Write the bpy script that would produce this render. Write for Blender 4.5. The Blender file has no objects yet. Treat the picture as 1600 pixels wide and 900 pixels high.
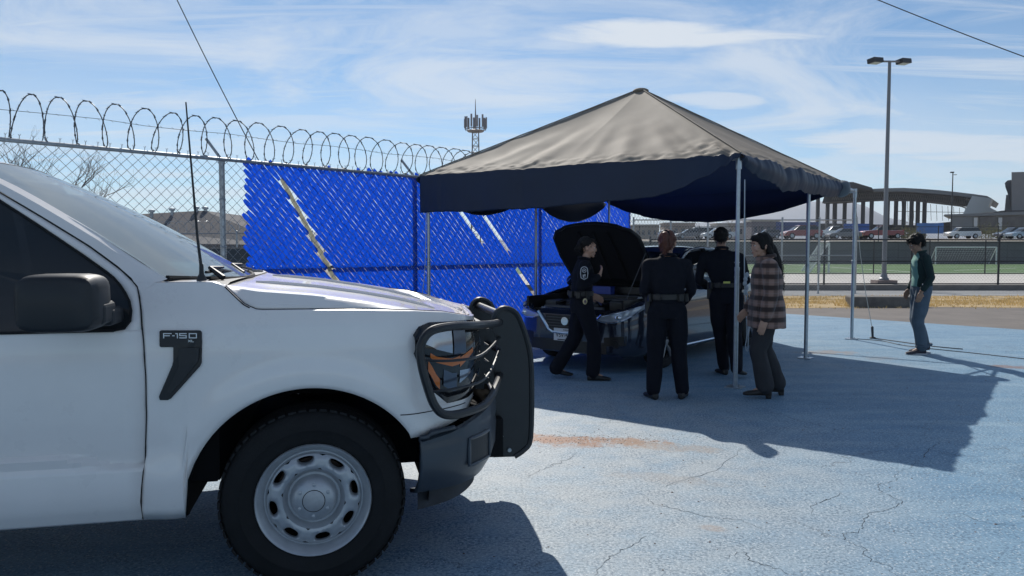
import bpy, bmesh, math, random
from mathutils import Vector, Matrix, noise
from math import sin, cos, pi, radians, atan2, sqrt, exp
S = bpy.context.scene
C = S.collection
random.seed(7)

# ---------------------------------------------------------------- camera, world, sun, exposure
F_PX = 1170.0; EYE = 1.48; PITCH = math.atan(62/F_PX)
cam = bpy.data.objects.new('camera', bpy.data.cameras.new('camera')); C.objects.link(cam)
cam.location = (0, 0, EYE); cam.rotation_euler = (pi/2-PITCH, 0, 0)
cam.data.sensor_width = 36; cam.data.lens = F_PX/1600*36; cam.data.clip_end = 20000; cam.data.clip_start = 0.05
S.camera = cam
SUN = Vector((-.138, .768, .640)).normalized()
sl = bpy.data.lights.new('sun', 'SUN'); sl.energy = 4.6; sl.angle = radians(.5); sl.color = (1, .955, .88)
so = bpy.data.objects.new('sun', sl); C.objects.link(so); so.rotation_euler = SUN.to_track_quat('Z', 'Y').to_euler()
S.view_settings.view_transform = 'Standard'; S.view_settings.look = 'None'; S.view_settings.exposure = 0.0; S.view_settings.gamma = 1
S.cycles.max_bounces = 6; S.cycles.transparent_max_bounces = 24; S.cycles.transmission_bounces = 6
S.cycles.use_denoising = True

W = bpy.data.worlds.new('World'); S.world = W; W.use_nodes = True
def world():
    nt = W.node_tree; nt.nodes.clear(); N = nt.nodes.new; L = nt.links.new
    def m(op, a, b=None, c=None):
        n = N('ShaderNodeMath'); n.operation = op
        for i, v in enumerate((a, b, c)):
            if v is None: continue
            if isinstance(v, (int, float)): n.inputs[i].default_value = v
            else: L(v, n.inputs[i])
        return n.outputs[0]
    out = N('ShaderNodeOutputWorld'); bg = N('ShaderNodeBackground'); bg.inputs[1].default_value = .118
    sky = N('ShaderNodeTexSky'); sky.sky_type = 'NISHITA'; sky.sun_disc = False
    sky.sun_elevation = math.asin(SUN.z); sky.sun_rotation = atan2(SUN.x, SUN.y)
    sky.air_density = 1.0; sky.dust_density = .25; sky.ozone_density = 3.2; sky.altitude = 1400
    tc = N('ShaderNodeTexCoord'); sp = N('ShaderNodeSeparateXYZ'); L(tc.outputs['Generated'], sp.inputs[0])
    x, y, z = sp.outputs
    zz = m('ADD', m('MAXIMUM', z, 0), .10)
    cb = N('ShaderNodeCombineXYZ'); L(m('DIVIDE', x, zz), cb.inputs[0]); L(m('MULTIPLY', m('DIVIDE', y, zz), 1.9), cb.inputs[1]); cb.inputs[2].default_value = 3.1
    def noi(vec, sc, det, ro, dist=0):
        n = N('ShaderNodeTexNoise'); n.inputs['Scale'].default_value = sc; n.inputs['Detail'].default_value = det
        n.inputs['Roughness'].default_value = ro; n.inputs['Distortion'].default_value = dist; L(vec, n.inputs['Vector']); return n.outputs[0]
    def ramp(v, a, b):
        n = N('ShaderNodeMapRange'); n.interpolation_type = 'SMOOTHSTEP'; n.inputs[1].default_value = a; n.inputs[2].default_value = b; L(v, n.inputs[0]); return n.outputs[0]
    n1 = noi(cb.outputs[0], .50, 10, .66, 1.6); n2 = noi(cb.outputs[0], .25, 4, .5, .3)
    mp = N('ShaderNodeMapping'); mp.inputs['Rotation'].default_value = (0, 0, .7); mp.inputs['Scale'].default_value = (.35, 1.9, 1); L(cb.outputs[0], mp.inputs[0])
    n3 = noi(mp.outputs[0], .9, 9, .68, 1.1)
    cl = m('MAXIMUM', m('MULTIPLY', ramp(n1, .39, .70), ramp(n2, .32, .54)), m('MULTIPLY', m('MULTIPLY', ramp(n3, .42, .74), ramp(noi(cb.outputs[0], .31, 3, .5, .2), .36, .55)), .95))
    # thin veil towards the horizon
    veil = m('MULTIPLY', m('SUBTRACT', 1, ramp(z, .02, .30)), ramp(noi(cb.outputs[0], .35, 6, .55, .5), .30, .62))
    # one long bright lens-shaped cloud in front
    yy = m('MAXIMUM', y, .01); az = m('DIVIDE', x, yy); el = m('DIVIDE', z, yy)
    nn = m('SUBTRACT', noi(cb.outputs[0], 1.6, 6, .6, .4), .5)
    nb = m('SUBTRACT', noi(cb.outputs[0], .7, 3, .5, .4), .5)
    def streak(a0, e0, sa, se, k, slope=-.03):
        da = m('DIVIDE', m('SUBTRACT', az, a0), sa)
        de = m('DIVIDE', m('ADD', m('SUBTRACT', m('SUBTRACT', el, e0), m('MULTIPLY', m('SUBTRACT', az, a0), slope)), m('MULTIPLY', nb, .03)), se)
        r = m('ADD', m('ADD', m('MULTIPLY', da, da), m('MULTIPLY', de, de)), m('MULTIPLY', nn, 3.2))
        return m('MULTIPLY', m('SUBTRACT', 1, ramp(r, .1, 1.25)), m('MULTIPLY', ramp(y, 0, .2), k))
    tot = m('MAXIMUM', m('MULTIPLY', cl, .72), m('MULTIPLY', veil, .70))
    for a in ((.235, .277, .23, .021, .95), (-.09, .285, .10, .012, .5), (.27, .200, .075, .012, .7), (.36, .235, .05, .006, .35),
              (.62, .135, .30, .030, .8), (-.06, .212, .07, .006, .55), (.50, .105, .35, .02, .55), (-.30, .170, .17, .012, .5), (-.50, .26, .2, .02, .3)):
        tot = m('MAXIMUM', tot, streak(*a))
    mx = N('ShaderNodeMixRGB'); L(tot, mx.inputs[0]); tn = N('ShaderNodeMixRGB'); tn.blend_type = 'MULTIPLY'; tn.inputs[0].default_value = 1; L(sky.outputs[0], tn.inputs[1]); tn.inputs[2].default_value = (.58, .77, .83, 1); L(tn.outputs[0], mx.inputs[1]); mx.inputs[2].default_value = (6.0, 6.5, 7.1, 1)
    L(mx.outputs[0], bg.inputs[0]); L(bg.outputs[0], out.inputs[0])
world()

# ---------------------------------------------------------------- helpers
MATS = {}
def mat(name, col, rough=.6, metal=0, spec=.5, coat=0, noise_amt=0, noise_scale=8, bump=0, bump_scale=60, transl=0, alpha=None, sheen=0, col2=None, emis=0):
    if name in MATS: return MATS[name]
    M = bpy.data.materials.new(name); M.use_nodes = True; nt = M.node_tree; b = nt.nodes['Principled BSDF']; N = nt.nodes.new; L = nt.links.new
    b.inputs['Base Color'].default_value = (*col, 1); b.inputs['Roughness'].default_value = rough; b.inputs['Metallic'].default_value = metal
    b.inputs['Specular IOR Level'].default_value = spec; b.inputs['Coat Weight'].default_value = coat; b.inputs['Coat Roughness'].default_value = .04
    b.inputs['Sheen Weight'].default_value = sheen
    tc = N('ShaderNodeTexCoord')
    if noise_amt or col2:
        n = N('ShaderNodeTexNoise'); n.inputs['Scale'].default_value = noise_scale; n.inputs['Detail'].default_value = 8; n.inputs['Roughness'].default_value = .65
        L(tc.outputs['Object'], n.inputs['Vector'])
        r = N('ShaderNodeMapRange'); r.inputs[1].default_value = .3; r.inputs[2].default_value = .7; L(n.outputs[0], r.inputs[0])
        mx = N('ShaderNodeMixRGB'); L(r.outputs[0], mx.inputs[0])
        c2 = col2 if col2 else tuple(c*(1+noise_amt) for c in col)
        mx.inputs[1].default_value = (*(c*(1-noise_amt) for c in col), 1) if not col2 else (*col, 1); mx.inputs[2].default_value = (*c2, 1)
        L(mx.outputs[0], b.inputs['Base Color'])
        r2 = N('ShaderNodeMapRange'); r2.inputs[3].default_value = max(rough-.08, .02); r2.inputs[4].default_value = min(rough+.1, 1); L(n.outputs[0], r2.inputs[0]); L(r2.outputs[0], b.inputs['Roughness'])
    if bump:
        n = N('ShaderNodeTexNoise'); n.inputs['Scale'].default_value = bump_scale; n.inputs['Detail'].default_value = 5; L(tc.outputs['Object'], n.inputs['Vector'])
        bp = N('ShaderNodeBump'); bp.inputs['Strength'].default_value = bump; bp.inputs['Distance'].default_value = .01; L(n.outputs[0], bp.inputs['Height']); L(bp.outputs[0], b.inputs['Normal'])
    if transl:
        t = N('ShaderNodeBsdfTranslucent'); t.inputs[0].default_value = (*(min(1, c*1.6) for c in col), 1)
        ms = N('ShaderNodeMixShader'); ms.inputs[0].default_value = transl; L(b.outputs[0], ms.inputs[1]); L(t.outputs[0], ms.inputs[2]); L(ms.outputs[0], nt.nodes['Material Output'].inputs[0])
    MATS[name] = M; return M
def glass(name, tint, op, rough=.02, dust_glare=0):
    """thin window pane: what is behind shows tinted, sky reflects by Fresnel"""
    if name in MATS: return MATS[name]
    M = bpy.data.materials.new(name); M.use_nodes = True; nt = M.node_tree; nt.nodes.clear(); N = nt.nodes.new; L = nt.links.new
    o = N('ShaderNodeOutputMaterial'); t = N('ShaderNodeBsdfTransparent'); t.inputs[0].default_value = (*tint, 1)
    d = N('ShaderNodeBsdfDiffuse'); d.inputs[0].default_value = (.03, .035, .04, 1)
    m0 = N('ShaderNodeMixShader'); m0.inputs[0].default_value = op; L(t.outputs[0], m0.inputs[1]); L(d.outputs[0], m0.inputs[2])
    if dust_glare:  # pale blue film: dust plus sky glare put into the pane's colour
        td = N('ShaderNodeBsdfTranslucent'); td.inputs[0].default_value = (.80, .95, 1, 1); dd = N('ShaderNodeBsdfDiffuse'); dd.inputs[0].default_value = (.80, .92, .96, 1); ms = N('ShaderNodeMixShader'); L(td.outputs[0], ms.inputs[1]); L(dd.outputs[0], ms.inputs[2])
        md = N('ShaderNodeMixShader'); md.inputs[0].default_value = dust_glare; L(m0.outputs[0], md.inputs[1]); L(ms.outputs[0], md.inputs[2]); m0 = md
    g = N('ShaderNodeBsdfGlossy'); g.inputs['Roughness'].default_value = rough; fr = N('ShaderNodeFresnel'); fr.inputs[0].default_value = 1.52
    m1 = N('ShaderNodeMixShader'); L(fr.outputs[0], m1.inputs[0]); L(m0.outputs[0], m1.inputs[1]); L(g.outputs[0], m1.inputs[2]); L(m1.outputs[0], o.inputs[0])
    MATS[name] = M; return M

def tag(o, label=None, cat=None, group=None, kind=None):
    if label: o['label'] = label
    if cat: o['category'] = cat
    if group: o['group'] = group
    if kind: o['kind'] = kind
    return o
def empty(name, loc=(0, 0, 0), rz=0, label=None, cat=None, group=None):
    o = bpy.data.objects.new(name, None); C.objects.link(o); o.location = loc; o.rotation_euler = (0, 0, rz); o.empty_display_size = .1
    return tag(o, label, cat, group)

class MB:
    def __init__(s): s.v = []; s.f = []; s.mi = []
    def add(s, vs, fs, m=0):
        n = len(s.v); s.v += [tuple(v) for v in vs]; s.f += [tuple(i+n for i in f) for f in fs]; s.mi += [m]*len(fs); return s
    def box(s, c, d, rz=0, m=0, rx=0, ry=0):
        R = Matrix.Rotation(rz, 3, 'Z') @ Matrix.Rotation(ry, 3, 'Y') @ Matrix.Rotation(rx, 3, 'X'); c = Vector(c)
        vs = [c + R @ Vector((x*d[0]/2, y*d[1]/2, z*d[2]/2)) for z in (-1, 1) for y in (-1, 1) for x in (-1, 1)]
        return s.add(vs, [(0, 2, 3, 1), (4, 5, 7, 6), (0, 1, 5, 4), (2, 6, 7, 3), (0, 4, 6, 2), (1, 3, 7, 5)], m)
    def rings(s, R, closed=True, cap=True, m=0):
        n = len(R[0]); vs = [p for r in R for p in r]; fs = []
        k = n if closed else n-1
        for i in range(len(R)-1):
            for j in range(k):
                a = i*n+j; b = i*n+(j+1) % n; fs.append((a, b, b+n, a+n))
        if cap and closed: fs.append(tuple(range(n))[::-1]); fs.append(tuple((len(R)-1)*n+j for j in range(n)))
        return s.add(vs, fs, m)
    def tube(s, pts, r, n=8, m=0, cap=True, closed=False):
        pts = [Vector(p) for p in pts]; rs = r if isinstance(r, (list, tuple)) else [r]*len(pts); R = []
        up = None; L = len(pts)
        for i, p in enumerate(pts):
            t = (pts[(i+1) % L] - pts[i-1]) if closed else (pts[min(i+1, L-1)] - pts[max(i-1, 0)])
            t = t.normalized() if t.length > 1e-9 else Vector((0, 0, 1))
            if up is None: up = Vector((0, 0, 1)) if abs(t.z) < .9 else Vector((1, 0, 0))
            a = t.cross(up); a = a.normalized() if a.length > 1e-6 else t.orthogonal().normalized(); b = a.cross(t); up = b
            R.append([p + (a*cos(2*pi*k/n)+b*sin(2*pi*k/n))*rs[i] for k in range(n)])
        if closed: R.append(R[0]); cap = False
        return s.rings(R, True, cap, m)
    def bar(s, a, b, r, n=8, m=0): return s.tube([a, b], r, n, m)
    def lathe(s, prof, n=32, c=(0, 0, 0), axis='Y', m=0, cap=False):
        R = []
        for r, h in prof:
            q = []
            for k in range(n):
                a = 2*pi*k/n
                q.append((c[0]+r*cos(a), c[1]+h, c[2]+r*sin(a)) if axis == 'Y' else (c[0]+r*cos(a), c[1]+r*sin(a), c[2]+h) if axis == 'Z' else (c[0]+h, c[1]+r*cos(a), c[2]+r*sin(a)))
            R.append(q)
        return s.rings(R, True, cap, m)
    def ell(s, c, r, n=14, k=10, R=None, m=0):
        c = Vector(c); vs = []; fs = []
        for i in range(k+1):
            t = pi*i/k
            for j in range(n):
                a = 2*pi*j/n; p = Vector((r[0]*sin(t)*cos(a), r[1]*sin(t)*sin(a), r[2]*cos(t)))
                vs.append(c + (R @ p if R else p))
        for i in range(k):
            for j in range(n): fs.append((i*n+j, i*n+(j+1) % n, (i+1)*n+(j+1) % n, (i+1)*n+j))
        return s.add(vs, fs, m)
    def prism(s, poly, f0, f1, m=0):
        """poly 2D, f0/f1 map a 2D point to 3D on the near/far face"""
        n = len(poly); vs = [f0(p) for p in poly]+[f1(p) for p in poly]
        fs = [tuple(range(n)), tuple(range(2*n-1, n-1, -1))]+[(i, i+n, (i+1) % n+n, (i+1) % n) for i in range(n)]
        return s.add(vs, fs, m)
    def grid(s, G, m=0): return s.rings(G, False, False, m)
    def build(s, name, mats, parent=None, smooth=False, angle=None, loc=None, fixn=True):
        me = bpy.data.meshes.new(name); me.from_pydata(s.v, [], s.f)
        ms = mats if isinstance(mats, (list, tuple)) else [mats]
        for q in ms: me.materials.append(q)
        if len(ms) > 1: me.polygons.foreach_set('material_index', s.mi)
        if fixn:
            bm = bmesh.new(); bm.from_mesh(me); bmesh.ops.remove_doubles(bm, verts=bm.verts, dist=1e-5); bmesh.ops.recalc_face_normals(bm, faces=bm.faces); bm.to_mesh(me); bm.free()
        if smooth:
            me.polygons.foreach_set('use_smooth', [True]*len(me.polygons))
            me.set_sharp_from_angle(angle=radians(angle or 35))
        me.update(); o = bpy.data.objects.new(name, me); C.objects.link(o)
        if parent: o.parent = parent
        if loc: o.location = loc
        return o
def copy_obj(o, parent=None):
    c = o.copy(); C.objects.link(c)
    if parent: c.parent = parent
    return c
def copy_tree(o, parent=None):
    c = copy_obj(o, parent)
    for ch in list(o.children): copy_tree(ch, c)
    return c
def interp(x, tab):
    if x <= tab[0][0]: return tab[0][1]
    for (a, va), (b, vb) in zip(tab, tab[1:]):
        if x <= b: return va+(vb-va)*(x-a)/(b-a)
    return tab[-1][1]
def sstep(a, b, x):
    t = min(1, max(0, (x-a)/(b-a))); return t*t*(3-2*t)
def catmull(P, n=6, closed=False):
    P = [Vector(p) for p in P]; out = []; L = len(P)
    for i in range(L if closed else L-1):
        g = (lambda k: P[k % L]) if closed else (lambda k: P[min(max(k, 0), L-1)])
        a, b, c, d = g(i-1), g(i), g(i+1), g(i+2)
        for j in range(n):
            t = j/n; out.append(.5*((2*b)+(c-a)*t+(2*a-5*b+4*c-d)*t*t+(3*b-a-3*c+d)*t**3))
    if not closed: out.append(P[-1])
    return out
def text_mesh(txt, size, matl, parent, M, name='lettering', depth=.001, sx=1, shear=0, space=1):
    cu = bpy.data.curves.new('t', 'FONT'); cu.body = txt; cu.size = size; cu.extrude = depth; cu.align_x = 'CENTER'; cu.align_y = 'CENTER'; cu.shear = shear; cu.space_character = space; cu.resolution_u = 3
    t = bpy.data.objects.new('t', cu); C.objects.link(t); dg = bpy.context.evaluated_depsgraph_get(); me = bpy.data.meshes.new_from_object(t.evaluated_get(dg)); bpy.data.objects.remove(t)
    for v in me.vertices: v.co.x *= sx
    me.transform(M); me.materials.clear(); me.materials.append(matl); me.name = name
    o = bpy.data.objects.new(name, me); C.objects.link(o); o.parent = parent; return o
def atY(px, py, Y):
    a = (px-800)/F_PX; b = (450-py)/F_PX; t = Y/(cos(PITCH)+b*sin(PITCH))
    return Vector((a*t, Y, EYE+(-sin(PITCH)+b*cos(PITCH))*t))

# ---------------------------------------------------------------- materials
galv = mat('galvanised_steel', (.38, .41, .44), .42, .75, noise_amt=.18, noise_scale=25)
wire = mat('fence_wire', (.30, .31, .33), .5, .7)
dark_post = mat('dark_painted_steel', (.035, .037, .042), .5)
blue_slat = mat('blue_slat_plastic', (.004, .065, .56), .42, noise_amt=.22, noise_scale=3, transl=.45, spec=.4)
rubber = mat('tyre_rubber', (.014, .014, .015), .78, noise_amt=.3, noise_scale=6, bump=.15, bump_scale=120, spec=.3)
black_pl = mat('black_plastic', (.018, .019, .022), .5, bump=.08, bump_scale=300)
seam = mat('panel_gap_black', (.006, .006, .007), .8)
concrete = mat('concrete', (.36, .345, .32), .9, noise_amt=.18, noise_scale=1.5, bump=.3)
# ---------------------------------------------------------------- ground
def court_material():
    M = bpy.data.materials.new('worn_blue_paint'); M.use_nodes = True; nt = M.node_tree; b = nt.nodes['Principled BSDF']; N = nt.nodes.new; L = nt.links.new
    tc = N('ShaderNodeTexCoord'); P = tc.outputs['Object']
    def noi(sc, det=6, ro=.6, vec=None, dist=0):
        n = N('ShaderNodeTexNoise'); n.inputs['Scale'].default_value = sc; n.inputs['Detail'].default_value = det; n.inputs['Roughness'].default_value = ro; n.inputs['Distortion'].default_value = dist; L(vec or P, n.inputs['Vector']); return n
    def rng(v, a, b_, c=0, d=1):
        n = N('ShaderNodeMapRange'); n.interpolation_type = 'SMOOTHSTEP'
        for i, q in enumerate((a, b_, c, d)): n.inputs[i+1].default_value = q
        L(v, n.inputs[0]); return n.outputs[0]
    def mix(f, a, c, bl='MIX'):
        n = N('ShaderNodeMixRGB'); n.blend_type = bl
        for i, q in enumerate((f, a, c)):
            if isinstance(q, (int, float)): n.inputs[i].default_value = q
            elif isinstance(q, tuple): n.inputs[i].default_value = (*q, 1)
            else: L(q, n.inputs[i])
        return n.outputs[0]
    def m(op, a, c=0):
        n = N('ShaderNodeMath'); n.operation = op
        for i, q in enumerate((a, c)):
            if isinstance(q, (int, float)): n.inputs[i].default_value = q
            else: L(q, n.inputs[i])
        return n.outputs[0]
    # paint, patchy, with brushed streaks along one direction
    mp = N('ShaderNodeMapping'); mp.inputs['Rotation'].default_value = (0, 0, radians(-35)); mp.inputs['Scale'].default_value = (.5, 3.2, 1); L(P, mp.inputs[0])
    st = noi(1.1, 5, .6, mp.outputs[0], .6).outputs[0]; big = noi(.33, 5, .6).outputs[0]
    col = mix(rng(st, .3, .7), (.14, .272, .40), (.235, .36, .46))
    sp = N('ShaderNodeSeparateXYZ'); L(P, sp.inputs[0])
    # paint is most worn (grey chalky) on the near left
    d = m('ADD', m('POWER', m('ABSOLUTE', m('SUBTRACT', sp.outputs[0], .3)), 2), m('POWER', m('MULTIPLY', m('SUBTRACT', sp.outputs[1], 5.6), .75), 2))
    worn = m('MULTIPLY', rng(d, .5, 7.5, 1, 0), 1); worn = m('MAXIMUM', worn, rng(big, .56, .72, 0, .55))
    col = mix(m('MULTIPLY', worn, rng(noi(2.6, 7, .65).outputs[0], .3, .62, .35, 1)), col, (.36, .405, .43))
    # coarse aggregate: tiny dark pits and pale chips
    v = N('ShaderNodeTexVoronoi'); v.inputs['Scale'].default_value = 48; L(P, v.inputs['Vector'])
    pits = m('MULTIPLY', rng(noi(58, 4, .7).outputs[0], .47, .56), rng(noi(5, 4).outputs[0], .3, .65, .45, 1))
    col = mix(m('MULTIPLY', pits, .72), col, (.045, .095, .15))
    chips = rng(v.outputs['Distance'], .30, .12); col = mix(m('MULTIPLY', chips, .75), col, (.56, .62, .65))
    grit = rng(noi(38, 2, .5).outputs[0], .70, .76); col = mix(m('MULTIPLY', grit, .8), col, (.04, .045, .05))
    # rusty sand spills
    def spot(x, y, rx, ry, k, c, rot=-.35):
        dx = m('SUBTRACT', sp.outputs[0], x); dy = m('SUBTRACT', sp.outputs[1], y)
        a = m('DIVIDE', m('ADD', m('MULTIPLY', dx, cos(rot)), m('MULTIPLY', dy, sin(rot))), rx); q = m('DIVIDE', m('SUBTRACT', m('MULTIPLY', dy, cos(rot)), m('MULTIPLY', dx, sin(rot))), ry)
        r = m('ADD', m('ADD', m('MULTIPLY', a, a), m('MULTIPLY', q, q)), m('MULTIPLY', m('SUBTRACT', noi(4.5, 9, .75).outputs[0], .5), 6.0))
        return m('MULTIPLY', rng(r, .05, 1.15, 1, 0), k), c
    fine = rng(noi(34, 5, .75).outputs[0], .33, .50)
    for s_ in (spot(.50, 5.70, .75, .19, 1.0, (.25, .12, .065), -.1), spot(.1, 5.75, .35, .16, .95, (.29, .14, .08), 0), spot(1.1, 5.55, .45, .14, .5, (.27, .19, .13)),
               spot(1.0, 4.75, .4, .12, .28, (.30, .24, .19)), spot(1.05, 3.9, .09, .05, .5, (.33, .25, .2)), spot(3.05, 4.28, .10, .06, .98, (.16, .10, .095), 0), spot(6.25, 9.3, .30, .16, .9, (.21, .13, .11), 0), spot(4.5, 10.6, .5, .25, .7, (.26, .20, .16), 0), spot(4.95, 10.0, .3, .2, .45, (.17, .14, .13), 0)):
        col = mix(m('MULTIPLY', s_[0], fine), col, s_[1])
    # cracks
    wv = N('ShaderNodeVectorMath'); wv.operation = 'MULTIPLY_ADD'; nv = noi(2.2, 6, .7); L(nv.outputs['Color'], wv.inputs[0]); wv.inputs[1].default_value = (.75, .75, 0); L(P, wv.inputs[2])
    ck = None
    for sc, w, a, b2 in ((.45, .0022, .50, .60), (1.3, .005, .57, .64)):
        vo = N('ShaderNodeTexVoronoi'); vo.feature = 'DISTANCE_TO_EDGE'; vo.inputs['Scale'].default_value = sc; L(wv.outputs[0], vo.inputs['Vector'])
        c_ = m('MULTIPLY', rng(vo.outputs['Distance'], w*.35, w, 1, 0), rng(noi(.45*sc+.3, 3).outputs[0], a, b2)); ck = c_ if ck is None else m('MAXIMUM', ck, c_)
    col = mix(m('MULTIPLY', ck, .7), col, (.03, .04, .05))
    L(col, b.inputs['Base Color']); b.inputs['Roughness'].default_value = .62; b.inputs['Specular IOR Level'].default_value = .42
    h = m('SUBTRACT', m('ADD', m('MULTIPLY', noi(72, 3, .6).outputs[0], -.9), m('MULTIPLY', noi(30, 4).outputs[0], .5)), m('MULTIPLY', ck, 2.0))
    bp = N('ShaderNodeBump'); bp.inputs['Strength'].default_value = .42; bp.inputs['Distance'].default_value = .006; L(h, bp.inputs['Height']); L(bp.outputs[0], b.inputs['Normal'])
    return M
def sheet(name, pts, z, m, sub=0):
    mb = MB(); mb.add([(x, y, z) for x, y in pts], [tuple(range(len(pts)))]); return tag(mb.build(name, m), kind='structure')
dirt = mat('dry_dirt', (.25, .21, .165), .95, col2=(.36, .31, .25), noise_scale=.35, bump=.4, bump_scale=12)
asph = mat('old_asphalt', (.13, .112, .10), .9, col2=(.20, .175, .155), noise_scale=1.2, bump=.3)
road_m = mat('pale_road_asphalt', (.235, .235, .235), .9, col2=(.29, .29, .285), noise_scale=.8, bump=.2)
pave = mat('pale_pavement', (.50, .47, .43), .9, noise_amt=.1, noise_scale=.6)
turf = mat('artificial_turf', (.055, .125, .035), .9, col2=(.09, .17, .05), noise_scale=.5, bump=.4, bump_scale=30)
sheet('ground', [(-4000, -600), (4000, -600), (4000, 9000), (-4000, 9000)], -.012, dirt)
sheet('asphalt_lot', [(-26, -9), (45, -9), (45, 26.4), (1.0, 26.4), (-26, 40)], -.006, asph)
court = sheet('blue_painted_court', [(-14.6, -2.3), (-14.6, -8), (17.5, -8), (17.5, 4.9), (9.34, 13.55), (6.18, 16.95), (4.6, 18.6), (2.4, 16.2)], 0.0, court_material())
sheet('road', [(2, 23.4), (60, 23.4), (60, 26.4), (2, 26.4)], -.002, road_m)
mb = MB(); mb.box((40, 26.49, .087), (80, .18, .205)); mb.build('kerb', mat('kerb_concrete', (.20, .18, .165), .9, noise_amt=.2, noise_scale=3)).__setitem__('kind', 'structure')
mb = MB(); mb.box((40, 32.2, .08), (80, 11.2, .21)); tag(mb.build('pavement', pave), kind='structure')
mb = MB(); mb.box((45, 50.4, .075), (90, 25.2, .21)); tag(mb.build('football_field', turf), kind='structure')
lw = mat('white_line_paint', (.75, .75, .72), .8)
mb = MB()
for a, b_, w in (((14, 40), (60, 40), .12), ((12, 47.5), (22, 47.5), .1), ((26, 44), (33, 49), .1), ((16, 52), (60, 52), .1), ((22, 40), (22, 60), .12), ((12, 60), (60, 60), .12), ((29, 43), (40, 43), .1), ((36, 45), (44, 50), .1)):
    d = Vector((b_[0]-a[0], b_[1]-a[1], 0)); mb.box(((a[0]+b_[0])/2, (a[1]+b_[1])/2, .1835), (d.length, w, .003), rz=atan2(d.y, d.x))
tag(mb.build('field_markings', lw), kind='structure')
# raised terrain behind the field wall
T0 = 63.4
G = []
for i in range(9):
    y = [T0, 70, 80, 95, 110, 140, 200, 320, 420][i]; z = [1.98, 2.15, 2.35, 2.7, 2.85, 3.1, 3.7, 4.6, 4.8][i]
    G.append([(x, y, z + .12*noise.noise((x*.08, y*.05, 3))) for x in range(0, 401, 8)])
G.insert(0, [(x, T0, -.2) for x in range(0, 401, 8)]); mb = MB(); mb.grid(G); tag(mb.build('raised_terrain', dirt, smooth=True), kind='structure')
mb = MB(); mb.grid([[(x, 88, 2.585+.12*noise.noise((x*.08, 4.4, 3))) for x in range(0, 401, 8)], [(x, 112, 2.93) for x in range(0, 401, 8)]]); tag(mb.build('far_road', road_m), kind='structure')
# dry grass on the verge
def grass():
    mb = MB(); R = random.Random(3)
    for i in range(16000):
        x = R.uniform(5.0, 19); y = R.gauss(20.9, 1.2)
        if y > 23.3 or noise.noise((x*.8, y*1.6, 0)) < -.12 or (8.5 < x < 10.5 and 18.7 < y < 19.35): continue
        if y < 18.3: continue
        h = R.uniform(.02, .075); a = R.uniform(0, pi); dx, dy = cos(a)*.012, sin(a)*.012; lx, ly = R.uniform(-.04, .04), R.uniform(-.04, .04)
        mb.add([(x-dx, y-dy, -.004), (x+dx, y+dy, -.004), (x+lx, y+ly, h)], [(0, 1, 2)])
    for i in range(120):
        x = R.choice([8.5, 10.4, 10.6, 13.1])+R.gauss(0, .12); y = 19.2+R.gauss(0, .2); h = R.uniform(.08, .22)
        mb.add([(x-.01, y, 0), (x+.01, y, 0), (x+R.uniform(-.1, .1), y, h)], [(0, 1, 2)])
    tag(mb.build('dry_grass', mat('dry_straw', (.50, .36, .16), .9, col2=(.62, .47, .22), noise_scale=3, transl=.2), fixn=False), 'yellow dry grass scattered along the verge behind the court', 'dry grass', kind='stuff')
    sheet('straw_strip', [(5.4, 18.9), (7, 18.5), (8.6, 18.75), (10.5, 18.9), (13.2, 18.6), (16.2, 19.1), (22, 20.0), (40, 21.5), (40, 23.2), (3.0, 23.3), (4.2, 20.0)], -.001, mat('straw_ground', (.33, .235, .12), .95, col2=(.50, .36, .18), noise_scale=2.2, bump=.5, bump_scale=25))
grass()
def cracks():
    mb = MB(); R = random.Random(8)
    for L_ in ([(1432, 718), (1426, 730), (1402, 740), (1399, 752), (1370, 758), (1378, 770), (1412, 784), (1392, 796), (1358, 803), (1346, 820), (1342, 832), (1318, 834), (1322, 846), (1345, 855), (1362, 876), (1388, 884), (1396, 898), (1420, 908)], [(1314, 768), (1306, 776), (1284, 783), (1270, 792), (1268, 804)], [(812, 752), (838, 738), (862, 728), (890, 716), (902, 708)],
               [(1000, 772), (1022, 788), (1060, 796), (1100, 806), (1150, 812), (1190, 826)], [(1130, 872), (1166, 862), (1172, 875), (1200, 884), (1232, 896), (1262, 902)], [(1426, 730), (1440, 716), (1452, 700), (1470, 690)], [(840, 600), (900, 585), (990, 575)], [(1160, 700), (1120, 735), (1040, 760)], [(1500, 800), (1530, 815), (1590, 822)], [(930, 900), (948, 872), (990, 855), (1010, 838)]):
        P_ = []
        for px, py in L_:
            q = atY(px, py, 10)-Vector((0, 0, EYE)); k = -EYE/q.z; P_.append(Vector((q.x*k, q.y*k, .0015)))
        pts = []
        for a, b_ in zip(P_, P_[1:]):
            for j in range(6): pts.append(a.lerp(b_, j/6)+Vector((R.gauss(0, .008), R.gauss(0, .008), 0)))
        pts.append(P_[-1]); G = []
        for i, p in enumerate(pts):
            d = (pts[min(i+1, len(pts)-1)]-pts[max(i-1, 0)]).normalized(); w = R.uniform(.0008, .0030)*(1-.7*abs(2*i/len(pts)-1)); G.append([p-Vector((-d.y, d.x, 0))*w, p+Vector((-d.y, d.x, 0))*w])
        mb.grid(G)
    tag(mb.build('court_cracks', mat('crack_dark', (.06, .08, .10), .95), fixn=False), kind='structure')
cracks()
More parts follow.
